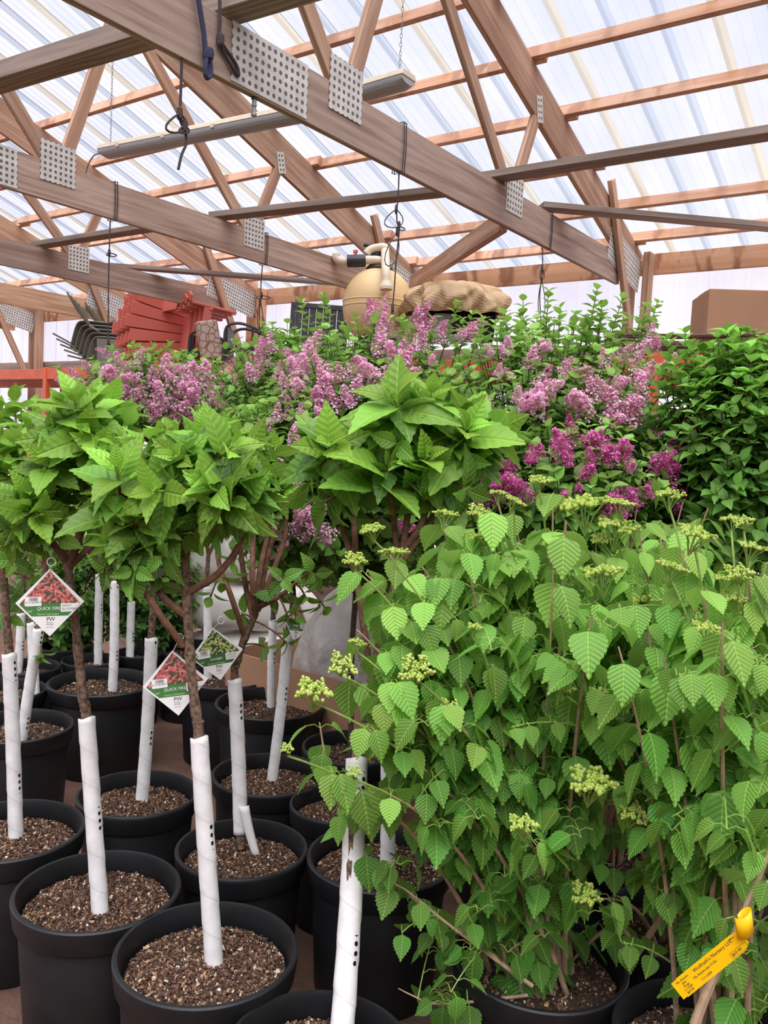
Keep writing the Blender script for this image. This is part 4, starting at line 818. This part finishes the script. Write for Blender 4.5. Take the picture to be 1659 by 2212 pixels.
lilac('dark green bushy shrub low between the tagged trees at back', (335, 1270), 5.0, (.3, .3, .4), 240, [], 'pink', (345, 1372), None, (), [(338, 1380)], s0=.05, s1=.04, mat='dog', T=T_DOG, name='potted_green_shrub', grp=None, low=-.95, dia=.26, age=(0, .5))
# ------------------------------------------------------------------ viburnums
def corymb(seed):
    r_ = random.Random(seed); m = MB(); g = MB()
    for i in range(9):
        a = i*2.4; rad = .42*math.sqrt((i+.3)/9); c = Vector((rad*math.cos(a), rad*math.sin(a), .12+.1*(1-rad*2)+r_.uniform(-.03, .03)))
        g.tube([(0, 0, -.42), c*.5-Vector((0, 0, .12)), c], .016, 5, False)
        for j in range(17):
            q = c+Vector((r_.gauss(0, .06), r_.gauss(0, .06), abs(r_.gauss(0, .035)))); s_ = r_.uniform(.034, .05)
            m.lathe([(.001, -s_), (s_*.8, -s_*.5), (s_, .1*s_), (s_*.7, s_*.8), (.001, s_)], 6, Matrix.Translation(q))
    b = len(m.f); m.add(g.v, g.f, 1)
    me = bpy.data.meshes.new('flower_cluster'); me.from_pydata([tuple(v) for v in m.v], [], m.f); me.polygons.foreach_set('material_index', m.mi)
    me.materials.append(M_['bud']); me.materials.append(M_['green_stem']); return me
COR = [corymb(i) for i in range(4)]
def droop(L, g, p, side, size, age):
    out = Vector((side.x, side.y, 0)); out = out.normalized() if out.length > .01 else RH
    pet = .022*R_.uniform(.7, 1.4); q = p+out*pet+UP*.006; g.tube([p, p+out*pet*.5+UP*.009, q], .0011, 4, False)
    dr = R_.uniform(.3, 1.3); d = out*R_.uniform(.4, .8)-UP*dr; n = out*dr+UP*.55
    L.add(q, d+rv(.18), n+rv(.25), size, age, R_.uniform(-.05, .4))
LOWD = [.25]; ZLO = [.78]
def cane(L, m, g, pts, r, zlo, dens=1.0, size=.068, tipage=.6, sides=True, step=.047):
    n = len(pts); m.tube(pts, [r*(1-.72*i/(n-1)) for i in range(n)], 7, False); acc = 0; k = 0; tot = sum((pts[i+1]-pts[i]).length for i in range(n-1)); run = 0
    for i in range(n-1):
        ln = (pts[i+1]-pts[i]).length; acc += ln; run += ln
        if acc < step: continue
        acc = 0; k += 1; p = pts[i+1]; f = run/tot
        pr_ = dens*(1 if p.z > zlo else LOWD[0])*(1 if f > .3 else .3)
        ax = (pts[i+1]-pts[i]).normalized()
        for s_ in (0, 1):
            sd = perp(ax, k*PI/2+PI*s_+R_.uniform(-.5, .5))
            if R_.random() < pr_: droop(L, g, p, sd, size*R_.uniform(.75, 1.25), max(0, (p.z-.7)*.35+R_.uniform(-.2, .25)+ .3*tipage*f**3))
            if sides and R_.random() < pr_*.42 and f < .93 and (p.z > zlo or LOWD[0] > .2):
                e = p+(sd*.9+UP*R_.uniform(-.1, .7)).normalized()*R_.uniform(.07, .16); sp_ = bez(p, (p+e)/2+UP*.02, e, 6); g.tube(sp_, .0016, 5, False)
                for j in (2, 4, 5):
                    for s2 in (0, 1):
                        if R_.random() < .8: droop(L, g, sp_[j], perp((e-p).normalized(), j*PI/2+PI*s2), size*R_.uniform(.5, .95), max(0, (e.z-.75)*.4+R_.uniform(-.1, .35)))
VF = [(805, 1152, 40), (850, 1207, 48), (765, 1217, 40), (960, 1122, 42), (740, 1447, 50), (678, 1506, 64), (900, 1456, 58), (885, 1352, 38), (770, 1395, 30), (975, 1540, 42), (622, 1621, 24), (960, 1274, 34), (1075, 1305, 32), (1075, 1072, 30), (1110, 1090, 36), (1165, 1045, 36), (1260, 1108, 80), (1340, 1097, 44), (1330, 1152, 66), (1445, 1080, 46), (1300, 1172, 36), (1500, 1166, 60), (1300, 1252, 66), (1250, 1282, 38), (1450, 1238, 54), (1380, 1326, 76), (1292, 1507, 40), (1276, 1705, 76), (1131, 1792, 50), (1366, 1766, 52), (1262, 1942, 50), (1505, 1572, 70), (1577, 1452, 46), (1526, 1366, 44), (1587, 1302, 40), (1597, 1247, 46), (1562, 1257, 34), (1580, 1132, 38), (1608, 1134, 34), (1622, 1192, 46), (1652, 1340, 40), (1652, 1262, 30), (1040, 1166, 36), (1025, 1360, 26), (1222, 1490, 30), (1030, 1110, 34), (1210, 1100, 40), (765, 1672, 26)]
def viburnum(label, pot_px, flowers, n, spread, zr=.4, dia=.42, explicit=(), dfront=.0, hmax=1.55, tips=()):
    t, c, base, _t, d = start_tree('potted_viburnum', label, 'shrub', pot_px, zr, dia, False, 'potted viburnum shrubs')
    L = Leaves(); m = MB(); g = MB(); b0 = Vector((c.x, c.y, zr-.1))
    def foot(): return b0+Vector((R_.gauss(0, .035), R_.gauss(0, .035), 0))
    for x, y, w in flowers:
        q = at_d(x, y, (1.72+R_.uniform(-.05, .08) if y > 1400 else d+dfront+R_.uniform(-.3, -.12)+(1500-y)*.00015)); f = foot(); up = max(.15, (q.z-f.z))
        ctrl = f+Vector(((q.x-f.x)*.35, (q.y-f.y)*.35, up*.75)); pts = bez(f, ctrl, q-UP*.012, 22)
        cane(L, m, g, pts[:-3], .0075, ZLO[0], .9, .08, .8); g.tube(pts[-4:], .0024, 6, False)
        for k, i in ((0, -4), (1, -6)):
            ax = (pts[-1]-pts[-5]).normalized()
            for s_ in (0, 1): droop(L, g, pts[i], perp(ax, k*PI/2+PI*s_+R_.uniform(-.4, .4)), .07*R_.uniform(.8, 1.1), .75+R_.uniform(-.2, .2))
        s_ = w*depth(q)/F*1.5; tilt = (UP+rv(.35)-FW*.55*(1 if y > 1400 else .25)).normalized()
        link('flower_cluster', COR[R_.randrange(4)], t, mat4(axes(tilt.orthogonal(), tilt), q) @ Matrix.Diagonal((s_, s_, s_, 1)))
    for i in range(n):
        f = foot(); a = R_.random()*2*PI; rr_ = spread*math.sqrt(R_.random()); z = hmax*R_.uniform(.84, 1.0)-.2*(rr_/spread)**2
        q = Vector((c.x+rr_*math.cos(a), c.y+rr_*math.sin(a), z)); ctrl = Vector((c.x+rr_*.45*math.cos(a), c.y+rr_*.45*math.sin(a), z*.66))
        cane(L, m, g, bez(f, ctrl, q, 26), R_.uniform(.005, .0085), .76, .95, .082, .9)
    for x, y in tips:
        q = at_d(x, y, d+R_.uniform(-.2, .0)); f = foot(); cane(L, m, g, bez(f, f+Vector(((q.x-f.x)*.35, (q.y-f.y)*.35, (q.z-f.z)*.75)), q, 24), .006, .5, .95, .08, .9)
    for path, dd, r in explicit:
        pts = spline([at_d(x, y, d+dd) for x, y in path], 6); cane(L, m, g, pts, r, 0.0, .85, .066, .8, len(path) > 4, .055)
    m.build('canes', M_['cane'], t, None, True); g.build('green_shoots', M_['green_stem'], t, None, True); L.build('foliage', T_VIB, M_['vib'], t)
    return t
fl1 = [f for f in VF if f[0] < 1200]; fl2 = [f for f in VF if f[0] >= 1200 and f[0] < 1420]; fl3 = [f for f in VF if f[0] >= 1420]
viburnum('leafy viburnum shrub left of the group, branch arching over the white guard', (1165, 2065), fl1, 20, .38, tips=[(790, 1240), (830, 1190), (770, 1360), (765, 1480), (850, 1260), (905, 1215), (955, 1140), (1000, 1160), (800, 1560), (850, 1420), (900, 1340), (1050, 1110), (1100, 1090), (980, 1250)], explicit=[
    ([(1130, 2120), (1010, 2020), (880, 1930), (800, 1860), (745, 1755), (705, 1640), (690, 1560)], -.1, .0065), ([(1140, 2150), (1010, 2165), (935, 2168), (890, 2150), (860, 2135)], -.12, .004),
    ([(1130, 2090), (1060, 1960), (980, 1800), (900, 1700), (840, 1640)], -.05, .006), ([(1150, 2130), (1080, 2080), (960, 1990), (880, 1925), (830, 1900)], -.16, .005)])
LOWD[0] = .12; ZLO[0] = .95
viburnum('leafy viburnum shrub at the front right with most lime flower heads', (1478, 1990), fl2, 18, .38, dia=.4, explicit=[([(1356, 2092), (1440, 1960), (1490, 1860), (1540, 1700)], -.15, .009), ([(1380, 2060), (1330, 2000), (1250, 2060), (1180, 2150)], -.15, .007)], dfront=-.12)
LOWD[0] = .25; ZLO[0] = .8
viburnum('leafy viburnum shrub at right edge beside the yellow price tag', (1545, 2245), fl3, 12, .36, explicit=[([(1500, 2215), (1530, 2140), (1572, 2050), (1625, 1930), (1665, 1830), (1690, 1740)], -.31, .009)], dfront=.1, hmax=1.44)
LOWD[0] = .05
viburnum('leafy viburnum shrub behind the front two, filling the middle', (1295, 1825), [], 34, .42, dia=.36, hmax=1.55)
viburnum('leafy viburnum shrub at back right near the hidden white guard', (1560, 1800), [], 14, .34, hmax=1.45) if 0 else None
hydrangea('potted tree inside the viburnums at right, only its guard showing', (1625, 1835), ((1560, 1905), (1580, 1640)), [(1585, 1600), (1590, 1520)], [(1590, 1530), (1590, 1460)], [(1580, 1380), (1610, 1390), (1560, 1400)], near=False, size=.08)
hydrangea('potted tree beside the arching viburnum branch, short guard among leaves', (820, 1848), ((836, 1892), (838, 1620)), [(839, 1600), (842, 1500)], [(842, 1510), (845, 1440)], [(830, 1340), (860, 1330), (880, 1380)], size=.08)
t = thing('nursery_pot', 'black pot of bare mulch between the two white guards at centre', 'plant pot', at_z(725, 1734, .4)*1); t.location.z = 0; WM[t.name] = Matrix.Translation(t.location); pot(t, at_z(725, 1734, .4), .4, .155, True)
# ------------------------------------------------------------------ plant tags and price tag
def photo(name, a, b, c):
    k = NT(name); v = k.n('TexVoronoi', Vector=k.n('TexCoord').outputs['Object'], Scale=170.0); nz = k.n('TexNoise', Vector=k.n('TexCoord').outputs['Object'], Scale=40.0, Detail=3.0).outputs['Fac']
    sp = k.n('SeparateColor', Color=v.outputs['Color'])
    f = k.math('ADD', k.math('MULTIPLY', sp.outputs[0], .45), k.math('MULTIPLY', nz, .6))
    return k.set(Base_Color=k.ramp(f, [(.4, srgb(*a)), (.52, srgb(*b)), (.7, srgb(*c))]), Roughness=.4)
M_['pic_red'] = photo('red_flower_print', (66, 78, 48), (186, 82, 78), (226, 134, 124)); M_['pic_lime'] = photo('lime_flower_print', (40, 54, 30), (130, 150, 74), (196, 204, 130))
M_['band_dark'] = plain('dark_green_band', (52, 98, 46), .5, 0, .03); M_['faint'] = plain('grey_ink', (120, 112, 120), .8, 0, 0)
def plant_tag(label, ctr, top, d, h, rot, pic, band, name1, note, hook, yaw=0):
    p = at_d(ctr[0], ctr[1], d); Z = U3(-FW+UP*.1+RH*.05); X = U3(RT-Z*RT.dot(Z)); Y = Z.cross(X); R = Matrix((X, Y, Z)).transposed() @ Matrix.Rotation(yaw, 3, 'Y') @ Matrix.Rotation(rot, 3, 'Z')
    Mx = mat4(R, p); t = tag(link('plant_tag', None, None, Mx), label, 'tag', 'diamond plant tags')
    def flat(name, pts, z, mat, th=.0003): m = MB(); m.poly([(x*h, y*h, z) for x, y in pts], (0, 0, 1), th); return m.build(name, M_[mat], t, Mx)
    flat('card', [(0, 1), (-1, 0), (0, -1), (1, 0)], 0, 'paper', .0008)
    b = .055; y0, y1 = -.04, -.4
    flat('flower_picture', [(0, .93), (-.93-y0, y0), (.93+y0, y0)], .0009, pic)
    flat('green_band', [(-.93-y0, y0), (-.93-y1, y1), (.93+y1, y1), (.93+y0, y0)], .0010, band)
    flat('note_panel', [(.32, y0-.0), (.93+y0+.0, y0), (.93-.29, -.29), (.32, -.29)], .0015, 'paper')
    st = flat('barcode_sticker', [(-.72, .17), (-.24, .17), (-.24, -.1), (-.72, -.1)], .0019, 'paper')
    m = MB(); r_ = random.Random(4); x = -.6
    while x < -.33: w = r_.choice((.008, .014, .022)); m.box(((x+w/2)*h, .1*h, .0024), (w*h, .1*h, .0002)); x += w+r_.choice((.01, .016))
    m.build('barcode', M_['ink'], t, Mx)
    def tx(s_, x, y, sz, mat, z=.0021, al='CENTER', sx=1): text(s_, sz*h, Mx @ Matrix.Translation((x*h, y*h, z)), M_[mat], t, al, 'lettering', sx)
    tx('4 13 56704 7', -.48, .005, .085, 'ink', .0024); tx(name1, -.03, -.185, .13, 'paper', .0016); tx('Panicle Hydrangea', -.05, -.345, .085, 'limegreen_text', .0016)
    for i, s_ in enumerate(note): tx(s_, .355, -.11-.1*i, .095, 'faint', .002, 'LEFT')
    tx('P', -.055, -.5, .17, 'ink', .0011); tx('W', .07, -.5, .17, 'ink', .0011); tx('PROVEN', 0, -.6, .05, 'faint', .0011); tx('WINNERS', 0, -.655, .05, 'faint', .0011); tx('color choice', 0, -.73, .04, 'faint', .0011)
    m = MB()
    for i in range(8):
        a = PI*.2+i*PI*1.6/7+PI*.5; c = (-.58+.075*math.cos(a), -.19+.075*math.sin(a)); m.poly([((c[0]+.03*math.cos(a+q))*h, (c[1]+(.012 if q % 3 else .03*math.sin(a+q)))*h, .0014) for q in (0, 2, 4)], (0, 0, 1), .0003)
    m.build('wreath_emblem', M_['paper'], t, Mx)
    hp = Mx @ Vector((0, h*.93, .001)); tp_ = at_d(hook[0], hook[1], d); mid = hp.lerp(tp_, .6)
    ring = [tp_+X*.009*math.cos(q)+Y*.011*math.sin(q)+Z*.012*math.sin(q*.5) for q in [2*PI*j/12 for j in range(13)]]
    MB().tube([hp, mid, tp_-Y*.011], .0011, 5).tube(ring, .0013, 5, False).build('tie', M_['white'], t)
d1, d2 = depth(at_z(216, 1962, .358)), depth(at_z(462, 2073, .358)); d4 = depth(at_z(521, 1832, .358))
plant_tag('upper white diamond plant tag with red flowers, hung at left', (108, 1301), (108, 1235), d1-.05, 73/F*(d1-.05), .03, 'pic_red', 'band', 'QUICK FIRE', ('EARLY', 'BLOOMING'), (113, 1214))
plant_tag('lower white diamond plant tag with red flowers, half behind a trunk', (379, 1475), (383, 1405), d2+.05, 70/F*(d2+.05), .12, 'pic_red', 'band', 'QUICK FIRE', ('EARLY', 'BLOOMING'), (388, 1378))
plant_tag('darker diamond plant tag with lime green flowers', (468, 1412), (468, 1355), d4-.03, 57/F*(d4-.03), .17, 'pic_lime', 'band_dark', 'Limelight', ('GARDEN', 'CLASSIC'), (478, 1340))
plant_tag('diamond plant tag at centre turned away among dark leaves', (640, 1342), (650, 1290), 3.05, 50/F*3.05, -.1, 'pic_red', 'band_dark', 'Limelight', ('GARDEN', 'CLASSIC'), (652, 1285), 1.1)
# yellow price tag looped on a viburnum cane
dq = depth(bpy.data.objects['potted_viburnum.002'].location+Vector((0, 0, .5))); dq = depth(at_z(1545, 2245, .4))-.38
A, B = at_d(1463, 2142, dq), at_d(1609, 2024, dq); X = U3(B-A); Z = U3(-FW); Z = U3(Z-X*Z.dot(X)); Y = Z.cross(X); Mx = mat4(Matrix((X, Y, Z)).transposed(), (A+B)/2); L = (B-A).length; wd = 47/F*dq
t = tag(link('price_tag', None, None, Mx), 'yellow strip price tag looped around a viburnum cane', 'price tag')
m = MB(); m.poly([(-L/2, -wd*.46, 0), (-L/2+.008, -wd*.46, 0), (-L/2+.009, -wd/2, 0), (L/2-.012, -wd/2, 0), (L/2, -wd*.3, 0), (L/2, wd*.42, 0), (L/2-.02, wd/2, 0), (-L/2+.012, wd/2, 0), (-L/2+.01, wd*.46, 0), (-L/2, wd*.46, 0)], (0, 0, 1), .0004); m.build('strip', M_['yellow'], t, Mx)
m = MB(); n = 18; c0 = Vector((L/2-.004, wd*.15, 0))
rows = []
for i in range(n+1):
    a = -2.2+i*(2*PI-.9)/n; r_ = .014; p = c0+Vector((.016+r_*math.cos(a)*1.1+.004, .012+i*.0004, r_*math.sin(a)+.006)); rows += [p+Vector((-.012, -wd*.42, 0)), p+Vector((.006, wd*.42, 0))]
m.v = [tuple(q) for q in rows]; m.f = [(2*i, 2*i+1, 2*i+3, 2*i+2) for i in range(n)]
m.build('loop', M_['yellow'], t, Mx, True, 0, .0006)
def tx(s_, x, y, sz, al='LEFT', sx=1.0): text(s_, sz, Mx @ Matrix.Translation((x*L, y*wd, .0006)), M_['ink'], t, al, 'lettering', sx)
tx("Wolfrath's Nursery LLC", -.21, .27, wd*.25, sx=.92); tx('OPM21', .31, .33, wd*.14); tx('Vib, Autumn Jazz 10 Gal', -.26, -.0, wd*.17, sx=.8); tx('1111309', -.2, -.28, wd*.16, sx=1.1); tx('$69.99', .25, -.3, wd*.22, sx=.9)
for i, s_ in enumerate(('Vib, Autumn', 'Jazz', '10 gal', '1111309', '$69.99')): tx(s_, -.37, .31-.165*i, wd*.16, 'CENTER', .85)
m = MB()
for (x, y, w, h_) in ((.35, -.15, .23, .012), (.35, -.44, .23, .012), (.235, -.295, .003, .3), (.465, -.295, .003, .3)): m.box((x*L, y*wd, .0005), (w*L, h_*wd, .0002))
m.build('price_frame', M_['ink'], t, Mx)

dg = bpy.context.evaluated_depsgraph_get()
for o in TEXTS:                        # letters become plain meshes
    me = bpy.data.meshes.new_from_object(o.evaluated_get(dg)); par, ml = o.parent, o.matrix_local.copy(); mt = o.data.materials[0]; bpy.data.objects.remove(o)
    n = bpy.data.objects.new('lettering', me); COL.objects.link(n); n.parent = par; n.matrix_local = ml
    if not me.materials: me.materials.append(mt)
